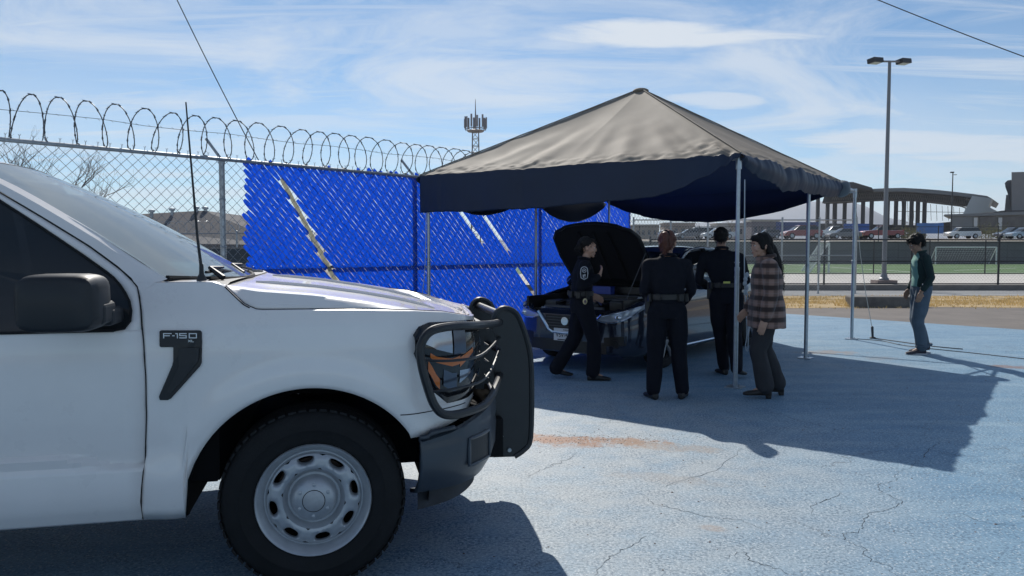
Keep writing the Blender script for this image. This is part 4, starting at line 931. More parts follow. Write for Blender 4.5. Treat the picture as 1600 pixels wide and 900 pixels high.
    mb = MB(); pp = [Pb(*q) for q in poly]; mb.prism(pp, lambda q: P3(q[0], q[1], -.012), lambda q: P3(q[0], q[1], .02)); o = mb.build('badge_plate', mat('gloss_black', (.008, .009, .012), .5, coat=.12), bd); bv = o.modifiers.new('b', 'BEVEL'); bv.width = .003; bv.segments = 2
    mb = MB(); pp = [Pb(*q) for q in ((280, 543), (312, 543), (311, 563), (281, 600), (268, 613), (262, 611), (280, 572))]; mb.prism(pp, lambda q: P3(q[0], q[1], -.0145), lambda q: P3(q[0], q[1], -.010)); mb.build('badge_grille', black_pl, bd)
    c0, c1, cm = P3(*Pb(257, 525), -.0135), P3(*Pb(310, 525), -.0135), P3(*Pb(281.5, 526), -.0135)
    X = (c1-c0).normalized(); Nn = Vector((0, -1, 0)); Z = Vector((0, 0, 1))
    M4 = Matrix(((X.x, Z.x, Nn.x, cm.x), (X.y, Z.y, Nn.y, cm.y), (X.z, Z.z, Nn.z, cm.z), (0, 0, 0, 1)))
    lt = mat('badge_silver', (.62, .66, .70), .3, .6)
    # block lettering built from strokes, wide and squared
    def strokes(SS, cpos, sx, sz, th, nm):
        mb = MB(); x = 0
        for a, b_ in SS:
            a, b_ = Vector(a), Vector(b_); A3 = cpos+X*a.x*sx+Z*a.y*sz; B3 = cpos+X*b_.x*sx+Z*b_.y*sz; d_ = (B3-A3).normalized(); q = d_.cross(Nn)*th/2; e = d_*th/2
            mb.add([A3-e-q, B3+e-q, B3+e+q, A3-e+q]+[v-Nn*-.0015 for v in (A3-e-q, B3+e-q, B3+e+q, A3-e+q)], [(0, 1, 2, 3), (4, 5, 6, 7), (0, 1, 5, 4), (1, 2, 6, 5), (2, 3, 7, 6), (3, 0, 4, 7)])
        mb.build(nm, lt, bd)
    F_ = lambda o: [((o, 0), (o, 1)), ((o, 1), (o+1.45, 1)), ((o, .5), (o+1.1, .5))]
    one = lambda o: [((o, 0), (o, 1)), ((o, 1), (o-.3, 1))]
    five = lambda o: [((o, 1), (o+1.25, 1)), ((o, 1), (o, .55)), ((o, .55), (o+1.25, .5)), ((o+1.25, .5), (o+1.25, 0)), ((o+1.25, 0), (o, 0))]
    zero = lambda o: [((o, 0), (o, 1)), ((o, 1), (o+1.4, 1)), ((o+1.4, 1), (o+1.4, 0)), ((o+1.4, 0), (o, 0))]
    W_ = (c1-c0).length; u_ = W_/6.6
    strokes(F_(0)+[((1.75, .5), (2.0, .5))]+one(2.65)+five(3.1)+zero(4.95), c0+Z*-.006, u_, .0175, .0038, 'lettering')
    strokes([((0, 0), (1, 1)), ((0, 1), (1, 0)), ((1.4, 1), (1.4, 0)), ((1.4, 0), (2.2, 0))], c0+X*W_*.72+Z*-.0225, u_*.46, .0075, .0022, 'lettering')
    # headlight
    hl = empty('headlight'); hl.parent = tr
    idx = [i for i in range(K) if .425 < path[i].x and path[i].y < .52]
    def zr(i):    # upper and lower edge of the lamp along the body path
        k = (i-idx[0])/(len(idx)-1); return interp(k, [(0, 1.02), (.05, .96), (.18, .84), (.34, .775), (1, .77)]), interp(k, [(0, 1.10), (.05, 1.135), (.15, 1.152), (.6, 1.145), (1, 1.12)])
    for mir in (False, True):
        L_ = lambda i, f_, d_: bp(i, zr(i)[0]+(zr(i)[1]-zr(i)[0])*f_, d_, mir)
        mb = MB(); mb.grid([[L_(i, j/10, .004+.022*sin(pi*j/10)**.5 if 0 < j < 10 else .002) for j in range(11)] for i in idx]); mb.build('headlight_housing', mat('lamp_black', (.010, .011, .014), .12, coat=.4), hl, smooth=True, angle=60)
        n = len(idx); ia = lambda k: idx[min(n-1, max(0, int(k*(n-1))))]
        def patch(k0, k1, f0, f1, d_, m, nm, f0b=None, f1b=None):
            ii = [i for i in idx if ia(k0) <= i <= ia(k1)]; G = []
            for q, i in enumerate(ii):
                s_ = q/max(1, len(ii)-1); a_ = f0+((f0b if f0b is not None else f0)-f0)*s_; b__ = f1+((f1b if f1b is not None else f1)-f1)*s_
                G.append([L_(i, a_+(b__-a_)*j/3, d_) for j in range(4)])
            mb = MB(); mb.grid(G); mb.build(nm, m, hl, smooth=True)
        lens = mat('clear_reflector', (.42, .44, .50), .12, .7); amb = mat('amber_reflector', (.62, .16, .03), .25, coat=.5)
        patch(.10, .34, .62, .90, .0275, lens, 'reflector'); patch(.36, .50, .60, .93, .0275, mat('smoked_reflector', (.10, .12, .16), .15, .5), 'reflector'); patch(.14, .44, .42, .50, .0280, amb, 'turn_lamp', .48, .58); patch(.44, .62, .44, .56, .0280, amb, 'turn_lamp', .60, .66)
        patch(.12, .22, .14, .34, .0275, amb, 'side_marker', .08, .22); patch(.26, .40, .16, .38, .0275, mat('smoked_reflector', (.10, .12, .16), .15, .5), 'reflector'); patch(.44, .58, .24, .40, .0275, lens, 'reflector', .34, .40)
    # grille
    gr = empty('grille'); gr.parent = tr
    mb = MB(); mb.box((.80, WID/2, .93), (.07, 1.05, .34)); mb.build('grille_panel', black_pl, gr)
    for k in range(4): mb = MB(); mb.box((.845, WID/2, .80+.085*k), (.03, 1.04, .03)); mb.build('grille_bar', black_pl, gr)
    # bumper: black painted, wraps the corner
    mb = MB()
    bpath = catmull([(.455, .02, 0), (.52, .045, 0), (.60, .085, 0), (.68, .14, 0), (.755, .22, 0), (.82, .33, 0), (.87, .47, 0), (.90, .7, 0), (.91, 1.015, 0)], 5); G = []
    prof = lambda u: [(interp(u, [(.45, .632), (.6, .655), (.75, .70), (.83, .735), (.92, .75)]), .0), (interp(u, [(.45, .625), (.6, .648), (.75, .692), (.83, .725), (.92, .74)]), .018), (.66-.02*(u < .5), .022), (.615, .016), (.60, .022), (.50, .018), (.43, -.005), (interp(u, [(.45, .385), (.7, .375), (.92, .37)]), -.04), (.37, -.10)]
    for i, q in enumerate(bpath):
        d_ = bpath[min(i+1, len(bpath)-1)]-bpath[max(i-1, 0)]; nn = Vector((d_.y, -d_.x, 0)).normalized(); pr_ = sorted(prof(q.x), key=lambda t: -t[0]); G.append([Vector(((q+nn*o_).x, (q+nn*o_).y, z)) for z, o_ in pr_])
    G2 = G+[[Vector((p.x, WID-p.y, p.z)) for p in g] for g in reversed(G[:-1])]; mb.grid(G2)
    bpm = mat('dark_bumper_paint', (.035, .045, .06), .38, coat=.25, noise_amt=.15, noise_scale=5); bu = mb.build('bumper', bpm, tr, smooth=True, angle=40); so_ = bu.modifiers.new('s', 'SOLIDIFY'); so_.thickness = .02; so_.offset = -1
    mb = MB(); fc = [bpath[k] for k in range(17, 25)]
    def fog(q_i, z, o_):
        q = bpath[q_i]; d_ = bpath[q_i+1]-bpath[q_i-1]; nn = Vector((d_.y, -d_.x, 0)).normalized(); p = q+nn*o_; return Vector((p.x, p.y, z))
    for mir in (0, 1):
        mb = MB(); G = [[fog(k, z, .0245 if (z in (.475, .60) or k in (15, 23)) else .024) for z in (.475, .49, .585, .60)] for k in range(15, 24)]
        pts = [fog(k, .60, .024) for k in range(15, 24)]+[fog(23, z, .024) for z in (.56, .51)]+[fog(k, .475, .024) for k in range(23, 14, -1)]+[fog(15, z, .024) for z in (.51, .56)]
        if mir: pts = [Vector((p.x, WID-p.y, p.z)) for p in pts]
        mb.tube(pts, .009, 6, closed=True); fr_ = mb.build('fog_lamp_bezel', bpm, bu, smooth=True)
        mb = MB(); mb.grid([[Vector((p.x, WID-p.y if mir else p.y, p.z)) for p in [fog(k, z, .0235) for z in (.48, .595)]] for k in range(15, 24)]); mb.build('fog_lamp_recess', black_pl, fr_)
    mb = MB(); mb.grid([[Vector((q.x-.08, q.y+.07, z)) for z in (.39, .33, .285)] for q in bpath[6:]]+[[Vector((q.x-.08, WID-q.y-.07, z)) for z in (.39, .33, .285)] for q in reversed(bpath[6:-1])]); mb.build('air_dam', mat('dusty_air_dam', (.036, .038, .045), .75, noise_amt=.4, noise_scale=8), tr, smooth=True)
    for w in (.72, WID-.72): mb = MB(); mb.box((.96, w, .455), (.10, .06, .03)); mb.build('tow_bracket', galv, tr)
    # grille guard
    gd = mat('guard_black', (.012, .013, .016), .42, coat=.15, noise_amt=.3, noise_scale=9)
    gg = empty('grille_guard'); gg.parent = tr
    plate = [(.915, .355), (1.03, .352), (1.075, .375), (1.118, .43), (1.125, .70), (1.118, .90), (1.085, 1.03), (1.058, 1.10), (1.02, 1.146), (.975, 1.158), (.935, 1.14), (.912, 1.10), (.908, 1.05), (.935, .985), (.940, .95), (.905, .88), (.915, .82), (.925, .72), (.925, .60), (.915, .5)]
    for w in (.65, WID-.65):
        mb = MB(); mb.prism(plate, lambda q: Vector((q[0], w-.005, q[1])), lambda q: Vector((q[0], w+.005, q[1])))
        mb.tube([Vector((u, w, z)) for u, z in catmull([(1.03, .352, 0), (1.09, .39, 0), (1.12, .45, 0), (1.126, .70, 0), (1.118, .90, 0), (1.085, 1.03, 0), (1.04, 1.13, 0), (.975, 1.16, 0), (.93, 1.135, 0), (.910, 1.08, 0)], 3) and [(p.x, p.y) for p in catmull([(1.03, .352, 0), (1.09, .39, 0), (1.12, .45, 0), (1.126, .70, 0), (1.118, .90, 0), (1.085, 1.03, 0), (1.04, 1.13, 0), (.975, 1.16, 0), (.93, 1.135, 0), (.910, 1.08, 0)], 3)]], .016, 8)
        o = mb.build('upright_plate', gd, gg, smooth=True, angle=30)
        mb = MB(); mb.box((.95, w+(.03 if w > 1 else .03), .45), (.12, .02, .10)); mb.build('mount_bracket', gd, gg)
        for u, z in ((.955, .47), (.95, .385), (1.0, .392)):
            mb = MB(); mb.lathe([(0, -.012), (.011, -.012), (.012, 0)], 8, (u, w-.005, z)); mb.build('bolt', galv, o)
    for u, z, r_ in ((.965, 1.12, .022), (1.03, .875, .019), (1.03, .62, .019), (.97, .43, .019)):
        mb = MB(); mb.bar((u, .65, z), (u, WID-.65, z), r_, 12); mb.build('crossbar', gd, gg, smooth=True)
    for mir in (0, 1):
        fl = lambda L: [Vector((p.x, WID-p.y if mir else p.y, p.z)) for p in L]
        hoop = catmull([(.95, .65, 1.085), (.86, .42, 1.10), (.72, .14, 1.125), (.60, .02, 1.135), (.50, -.045, 1.122), (.456, -.055, 1.06), (.460, -.055, .98), (.485, -.055, .88), (.515, -.05, .80), (.560, -.035, .755), (.65, .03, .742), (.78, .17, .75), (.88, .40, .79), (.95, .65, .80)], 6)
        mb = MB(); mb.tube(fl(hoop), .0195, 10); mb.build('lamp_hoop', gd, gg, smooth=True)
        mb = MB(); mb.tube(fl(catmull([(.462, -.052, 1.0), (.60, .0, .985), (.76, .15, .985), (.95, .65, 1.005)], 6)), .0065, 6); mb.build('thin_bar', gd, gg, smooth=True)
        mb = MB(); mb.tube(fl(catmull([(.50, -.05, .86), (.62, .0, .862), (.78, .16, .875), (.95, .65, .94)], 6)), .0065, 6); mb.build('thin_bar', gd, gg, smooth=True)
    # mirror
    mr = empty('door_mirror'); mr.parent = tr
    m0 = Vector((-1.02, -.23, 1.26))
    for mir in (0, 1):
        mb = MB(); R = []
        for w, k in ((-.10, .80), (-.09, .93), (-.04, 1), (.06, 1), (.11, .96), (.13, .85)):
            ring = []
            for q in range(28):
                a = 2*pi*q/28; ca, sa = cos(a), sin(a); e = .42
                ring.append((-.877+.137*k*math.copysign(abs(ca)**e, ca), -.20+w, 1.279+.107*k*math.copysign(abs(sa)**e, sa)))
            R.append(ring)
        mb.rings(R); 
        if mir: mb.v = [(x, WID-y, z) for x, y, z in mb.v]
        o = mb.build('mirror_shell', mat('mirror_black', (.012, .013, .016), .5, coat=.05, noise_amt=.2), mr, smooth=True, angle=50)
        mb = MB(); mb.box((-.80, -.13, 1.235), (.13, .16, .085)); mb.box((-.78, -.04, 1.215), (.10, .16, .07))
        if mir: mb.v = [(x, WID-y, z) for x, y, z in mb.v]
        o2 = mb.build('mirror_arm', black_pl, mr); bv = o2.modifiers.new('b', 'BEVEL'); bv.width = .02; bv.segments = 3
    # antenna
    mb = MB(); a0 = Vector((-.455, .15, 1.342)); mb.lathe([(.022, -.02), (.02, .01), (.010, .03), (.0085, .07)], 12, a0, 'Z')
    mb.tube([a0+Vector((0, 0, .05)), a0+Vector((-.012, -.005, .18)), a0+Vector((-.045, -.01, .75))], [.007, .0055, .003], 8); mb.build('antenna', black_pl, tr, smooth=True)
    # wheels
    rimm = mat('steel_rim_silver', (.45, .46, .48), .36, .45, noise_amt=.12, noise_scale=12)
    def wheel():
        w = empty('wheel'); w.parent = tr
        TR, RR = .398, .243
        prof = [(RR-.012, .035), (RR+.003, .012), (RR+.014, .004), (RR+.030, .0), (RR+.06, -.006), (RR+.065, -.010), (RR+.07, -.006), (RR+.10, -.003), (TR-.030, .012), (TR-.014, .026), (TR-.005, .045), (TR, .07), (TR, .10), (TR-.007, .103), (TR-.007, .110), (TR, .113), (TR, .15), (TR-.007, .153), (TR-.007, .16), (TR, .163), (TR, .21), (TR-.02, .235), (RR+.05, .265), (RR, .25)]
        mb = MB(); mb.lathe(prof, 72, (0, 0, 0))
        for k in range(56):     # shoulder lugs
            a = 2*pi*k/56; 
            mb.box(((TR-.0075)*cos(a), .038, (TR-.0075)*sin(a)), (.010, .045, .030), ry=-a)
        mb.build('tyre', rubber, w, smooth=True, angle=40)
        D = [(0, -.004), (.05, -.004), (.055, -.002), (.078, .004), (.092, .016), (.097, .040), (.102, .052), (.112, .052), (.122, .036), (.132, .024), (.145, .020), (.175, .022), (.197, .034), (.204, .046), (.210, .046), (.217, .030), (.224, .020), (.231, .010), (.237, .002), (.243, -.002), (.247, .004), (.245, .02)]
        dep = lambda r: interp(r, D)
        mb = MB(); mb.lathe([q for q in D if q[0] <= .132], 64); mb.lathe([q for q in D if q[0] >= .197], 64)
        r0, r1 = .132, .197
        for k in range(8):
            tc_ = radians(45*k+11); N_ = 28; out = []; inn_ = []; 
            for q in range(N_):
                a = 2*pi*q/N_; ca, sa = cos(a), sin(a); mx_ = max(abs(ca), abs(sa)); rr = (r0+r1)/2+(r1-r0)/2*sa/mx_; th = radians(22.5)*ca/mx_; out.append((rr, th))
                rh = .173+.0155*math.copysign(abs(sa)**.8, sa)+.000; thh = radians(10.4)*math.copysign(abs(ca)**.75, ca)*(1+.20*sa); inn_.append((rh, thh))
            rg = []
            for f_ in (0, .35, .7, .9, 1): rg.append([(o_[0]+(i_[0]-o_[0])*f_, o_[1]+(i_[1]-o_[1])*f_, dep(o_[0]+(i_[0]-o_[0])*f_)+(.0 if f_ < .9 else .005 if f_ < 1 else .014)) for o_, i_ in zip(out, inn_)])
            rg.append([(i_[0]+.002, i_[1]*.94, .055) for i_ in inn_])
            mb.rings([[(r_*cos(t_+tc_), y_, r_*sin(t_+tc_)) for r_, t_, y_ in g] for g in rg], True, False)
        mb.lathe([(.247, .004), (.236, .06), (.215, .20)], 48)
        rim = mb.build('rim', rimm, w, smooth=True, angle=50)
        mb = MB(); mb.lathe([(0, -.0075), (.043, -.0075), (.046, -.0055)], 40); mb.build('hub_cap', mat('hub_cap_steel', (.46, .46, .47), .5, .5, noise_amt=.15, noise_scale=20), rim, smooth=True)
        mb = MB(); mb.lathe([(.0455, -.006), (.047, -.0065), (.0485, -.0055)], 40); mb.build('hub_ring', seam, rim)
        for k in range(6):
            a = radians(60*k+28); mb = MB(); mb.lathe([(0, -.006), (.008, -.004), (.0095, .006)], 8, (.068*cos(a), .003, .068*sin(a))); mb.build('lug_nut', rimm, rim, smooth=True)
        mb = MB(); mb.lathe([(0, .10), (.165, .10), (.165, .115)], 32); mb.build('brake_disc', mat('rusty_brake', (.10, .07, .055), .6, .4), rim)
        mb = MB(); mb.lathe([(.20, .075), (.17, .19), (.0, .19)], 24); mb.build('rim_inside', MATS['liner_black'], rim)
        return w
    w = wheel(); w.location = (0, .03, .392); w2 = copy_tree(w, tr); w2.location = (-3.68, .03, .392)
    for u in (0, -3.68): w3 = copy_tree(w, tr); w3.location = (u, WID-.03, .392); w3.rotation_euler = (0, 0, pi)
truck()
# ---------------------------------------------------------------- canopy
TE = Vector((.598, .801, 0)); TN = Vector((-.801, .598, 0)); TC0 = Vector((2.38, 7.92, 0)); LS, LF = 5.28, 4.52; EH = 2.43
def TP(a, b, z=0): return TC0+TE*a+TN*b+Vector((0, 0, z))        # a along the right side (into depth), b along the front (to the left)
def canopy():
    t = empty('canopy_tent', TP(LS/2, LF/2), label='large taupe pyramid canopy with dark blue flaps on steel poles over the car', cat='canopy')
    inv = Matrix.Translation(-t.location)
    def B(mb, name, m, **k):
        o = mb.build(name, m, t, **k); o.data.transform(inv); return o
    pole = mat('galvanised_pole', (.42, .46, .50), .35, .75, noise_amt=.15, noise_scale=18)
    def leg(a, b, foot=True, h=EH):
        mb = MB(); p = TP(a, b); mb.bar(p+Vector((0, 0, .0)), p+Vector((0, 0, 1.28)), .0255, 12); mb.bar(p+Vector((0, 0, 1.26)), p+Vector((0, 0, h)), .0215, 12); mb.lathe([(.0255, 1.24), (.028, 1.25), (.028, 1.28), (.022, 1.285)], 12, p, 'Z')
        l = B(mb, 'leg', pole, smooth=True)
        mb = MB(); mb.box(p+Vector((0, 0, .006)), (.17, .17, .012), rz=.9); mb.bar(p+Vector((.055, .03, 0)), p+Vector((.055, .03, .03)), .006, 6); f = mb.build('foot_plate', pole, l); f.data.transform(inv)
        for z in (1.18, 1.33): 
            mb = MB(); mb.bar(p+Vector((-.032, -.02, z)), p+Vector((.03, .02, z)), .006, 6); f = mb.build('pin', pole, l); f.data.transform(inv)
    for a, b in ((0, 0), (LS*.5, 0), (LS, 0), (0, LF-.08), (LS*.5, LF-.08), (LS, LF)): leg(a, b)
    ap = TP(2.35, 2.35, 3.80)    # apex of the frame
    cor = [TP(0, 0, EH), TP(LS, 0, EH-.03), TP(LS, LF, EH), TP(0, LF, EH+.03)]
    def beam(p, q, r=.02, nm='roof_pole'): mb = MB(); mb.bar(p, q, r, 10); B(mb, nm, pole, smooth=True)
    for i in range(4): beam(cor[i], cor[(i+1) % 4], .0205, 'eave_pole')
    for i in range(4): beam(cor[i], ap+Vector((0, 0, -.05)), .0205)
    for i in range(4):
        m_ = (cor[i]+cor[(i+1) % 4])/2; beam(m_, ap+Vector((0, 0, -.05)), .0205)
    # corner fitting and brace sticking out at the far right corner
    c = cor[1]; mb = MB(); mb.bar(c+Vector((0, 0, .04)), c+Vector((0, 0, -.10)), .03, 10); mb.bar(c, c-TE*.14, .028, 10); mb.bar(c, c+TN*.14, .028, 10); B(mb, 'corner_fitting', pole, smooth=True)
    beam(c-TE*.75+Vector((0, 0, .0))+TN*.0+Vector((0, 0, .0)), c-TE*.05+TN*.35+Vector((0, 0, .03)), .015, 'brace')
    c = cor[0]; mb = MB(); mb.bar(c+Vector((0, 0, .05)), c+Vector((0, 0, -.12)), .032, 10); mb.bar(c, c+TE*.15, .028, 10); mb.bar(c, c+TN*.15, .028, 10); B(mb, 'corner_fitting', pole, smooth=True)
    # cloth: corners of the tarpaulin sit slightly outside / short of the frame
    AE = ap+Vector((0, 0, .02)); AE.z = 3.83
    cl = [TP(-.05, -.04, EH+.035), TP(LS-1.0, -.03, EH+.045), TP(LS+.05, LF+.08, EH+.03), TP(-.05, LF+.03, EH+.07)]
    cloth = mat('taupe_tarpaulin', (.275, .238, .197), .70, spec=.10, noise_amt=.05, noise_scale=1.2, transl=.06)
    navy = mat('navy_tarpaulin', (.018, .030, .062), .50, spec=.4, noise_amt=.12, noise_scale=2, transl=.10)
    nz = lambda p, s, o=0: noise.noise(Vector((p.x*s+o, p.y*s, p.z*s+o)))
    def roof_pt(P0, P1, s, u, side):
        e = P0.lerp(P1, s); p = e.lerp(AE, u); n = (P1-P0).cross(AE-P0).normalized()
        if n.z < 0: n = -n
        v = 1-u
        # sag between the poles (middle pole holds the centre line)
        sg = sin(pi*2*abs(s-.0) % pi) if 0 else abs(sin(2*pi*s)); d = -.030*sg*sin(pi*min(1, v*1.0))*(v**.4)
        d -= .03*sin(pi*s)*sin(pi*v)
        # drawn folds that fan out from the middle pole and corners
        if side == 0:
            for s0, k, w, am in ((.30, .9, .032, .050), (.42, .8, .022, .030), (.60, 1.1, .035, .055), (.68, .7, .025, -.035), (.80, 1.0, .03, .035), (.16, .8, .022, .028), (.08, .6, .016, -.022)):
                c_ = s0+(.0-.22*(s0-.5))*u*k; d += .62*am*exp(-((s-c_)/(w*(1+1.5*u)))**2)*sstep(0, .06, u)*sstep(.62, .06, u)
        elif side == 1:
            for s0, w, am in ((.2, .03, .03), (.35, .025, -.025), (.5, .035, .035), (.7, .03, .03)): d += am*exp(-((s-s0)/(w*(1+1.5*u)))**2)*sstep(.5, .03, u)
        q = e.lerp(AE, u)
        d += .012*nz(q, 1.1, 3+side)*v+.012*nz(q, 3.1, 7)*v**1.5
        # crumpled band just above the eave
        band = exp(-((u-.035)/.05)**2); d += band*(.013*nz(Vector((q.x*1, q.y*1, q.z*4)), 5.5, 1)+.018*nz(q, 11, 2))
        if side == 0: kk = exp(-(s/.10)**2)*exp(-(u/.16)**2); d += kk*(.05*nz(q, 8, 4)+.03*nz(q, 18, 5)+.02)
        if side == 1: kk = exp(-(u/.16)**2); d += kk*(.012*nz(q, 9, 4)+.008*nz(q, 20, 5))
        hip = min(s, 1-s); f_ = sstep(0, .03, hip*(v+.1)) if side != 99 else 1
        return p+n*d*(.1+.9*f_)
    edges = {}
    for i in range(4):
        P0, P1 = (cl[i], cl[(i+1) % 4])
        # side 0 must be the front: A -> D, i.e. cl[3] -> cl[0]
        side = {3: 0, 0: 1, 1: 2, 2: 3}[i]
        if side == 0: P0, P1 = cl[0], cl[3]
        ns, nu = (150, 70) if side < 2 else (50, 28); G = []
        for j in range(nu+1):
            u = (j/nu)**1.25*.985; G.append([roof_pt(P0, P1, k/ns, u, side) for k in range(ns+1)])
        mb = MB(); mb.grid(G); o = B(mb, 'canopy_panel', cloth, smooth=True, angle=75); edges[side] = G[0]
        mb = MB(); mb.grid([[p-Vector((0, 0, .04)) for p in g[::2]] for g in G[::2]]); B(mb, 'canopy_lining', mat('blue_lining', (.022, .05, .13), .6, noise_amt=.1, noise_scale=1.5, transl=.25), smooth=True, angle=75)
    mb = MB(); mb.ell(AE+Vector((0, 0, -.03)), (.12, .12, .045), 16, 8); B(mb, 'apex_cap', cloth, smooth=True)
    for i in range(4):   # seam ridges along the hips
        mb = MB(); L_ = []
        for k in range(30):
            u = k/29*.98; q = cl[i].lerp(AE, u); L_.append(q+Vector((0, 0, .010+.004*nz(q, 6))))
        mb.tube(L_, .009, 5); B(mb, 'hip_seam', cloth, smooth=True)
    mb = MB(); q = edges[0]; 
    # flaps
    def flap(edge, drop, name, out, fold, m=navy, rows=22):
        n = len(edge)-1; G = []
        for j in range(rows+1):
            f_ = j/rows; row = []
            for k, p in enumerate(edge):
                s = k/n; dr = drop(s); row.append(p+Vector((0, 0, -dr*f_))+out*(fold(s, f_, p)))
            G.append(row)
        mb = MB(); mb.grid(G); o = B(mb, name, m, smooth=True, angle=75); so_ = o.modifiers.new('s', 'SOLIDIFY'); so_.thickness = .004
    fdrop = lambda s: interp(s, [(0, .04), (.03, .10), (.07, .21), (.12, .30), (.17, .37), (.22, .42), (.35, .46), (.55, .50), (.8, .52), (1, .52)])
    flap(edges[0], fdrop, 'flap', -TE, lambda s, f, p: .02*nz(p, 1.6, 9)*f+.012*sin(s*46+2*f)*f*(.4+nz(p, 1.2))+.06*f*exp(-((s-.08)/.08)**2))
    rdrop = lambda s: interp(s, [(0, .06), (.05, .14), (.2, .24), (.4, .29), (.6, .27), (.85, .25), (.95, .22), (1, .10)])
    flap(edges[1], rdrop, 'flap', -TN, lambda s, f, p: .05*sin(pi*f*1.05)*(.85+.15*sin(s*9))+.010*nz(p, 3, 2)*f+.006*nz(p, 12, 3)*f)
    flap(edges[2], lambda s: .07+.46*(4*s*(1-s))**.85, 'flap', TE, lambda s, f, p: .10*sin(pi*f)*sin(pi*s)+.03*nz(p, 2, 2)*f, m=mat('navy_back_flap', (.020, .034, .075), .5, noise_amt=.12, transl=.2))
    flap(edges[3], lambda s: .10+.40*abs(sin(2*pi*s))**.8, 'flap', TN, lambda s, f, p: .08*sin(pi*f)+.03*nz(p, 2, 2)*f)
    # rolled bundle tied at the far right corner
    mb = MB(); c = cl[1]+Vector((0, 0, -.10)); mb.ell(c, (.13, .15, .12), 18, 12); mb.v = [tuple(Vector(v)+Vector((1, .6, .8))*.035*nz(Vector(v), 9)) for v in mb.v]; B(mb, 'tied_bundle', mat('grey_side_cloth', (.12, .14, .16), .55), smooth=True, angle=80)
    # ties and the white label on the back flap
    for k in range(1, 6):
        q = TP(LS, LF*k/6, EH-.02); mb = MB(); mb.tube([q+Vector((0, 0, .05)), q+Vector((.02, -.03, 0)), q+Vector((.01, -.03, -.10)), q+Vector((.03, -.02, -.2))], .006, 4); B(mb, 'tie_cord', seam)
    q = TP(LS-.12, LF*.52, EH-.27); mb = MB(); mb.grid([[q+TN*(-.11*sx)*-1+Vector((0, 0, z)) for sx in (-1, 1)] for z in (-.07, .07)]); B(mb, 'paper_label', mat('white_label', (.55, .57, .6), .7))
    # straps hanging beside the poles
    st = mat('white_strap', (.45, .50, .55), .7)
    for a, b, L_ in ((.0, .0, [(.06, -.02, 2.2), (.07, -.03, 1.2), (.10, -.05, .62), (.09, -.04, .45), (.12, -.03, .42), (.11, -.04, .9), (.08, -.02, 1.15)]), (0, LF-.08, [(-.03, .0, 2.0), (-.05, -.02, 1.2), (-.09, 0, .8), (-.03, 0, .72), (-.02, 0, 1.3)])):
        p = TP(a, b); mb = MB(); mb.tube([p+Vector(q) for q in catmull(L_, 4)], .006, 5); B(mb, 'strap', st)
    p = TP(0, 0); mb = MB()
    for k in range(5): mb.ell(p+Vector((.085+.012*sin(k*2), -.03, 1.02+.045*k)), (.022, .022, .03), 8, 6)
    B(mb, 'strap_knot', st, smooth=True)
canopy()
# guy rope, stake and ropes on the ground by the far right leg
C_ = TP(LS, 0)
rope = mat('pale_rope', (.5, .47, .42), .8)
stk = atY(1358, 520, 0.0) if 0 else Vector((5.93, 12.25, 0))
o = empty('tent_stake', stk, label='dark steel stake driven into the court to the right of the last canopy pole', cat='stake')
mb = MB(); mb.tube([(0, 0, 0), (-.012, 0, .19), (-.02, 0, .20)], [.018, .022, .012], 8); mb.build('shaft', dark_post, o, smooth=True); mb = MB(); mb.ell((0, 0, .012), (.055, .04, .02), 10, 5); mb.build('rope_loop', dark_post, o, smooth=True)
mb = MB(); mb.tube([C_+Vector((.0, 0, 2.3)), C_+Vector((.12, .03, 1.4)), C_+Vector((.24, .06, .75)), stk+Vector((-.01, 0, .15))], .0055, 5); tag(mb.build('guy_rope', rope), 'pale guy rope running from the far right canopy corner down to the stake', 'rope')
mb = MB(); mb.tube(catmull([C_+Vector((.02, -.02, .012)), C_+Vector((.35, -.28, .008)), (6.0, 11.2, .008), (6.55, 10.4, .008), (6.9, 9.85, .008), (7.3, 9.45, .008)], 6), .0055, 5); tag(mb.build('ground_rope', dark_post), 'dark rope on the ground from the pole foot past the man in green', 'rope')
mb = MB(); mb.tube(catmull([stk+Vector((0, -.02, .01)), (6.15, 11.7, .008), (6.35, 11.2, .008), (6.6, 10.9, .008)], 6), .007, 5); tag(mb.build('ground_rope', dark_post), 'thin dark rope on the ground starting at the steel stake', 'rope')
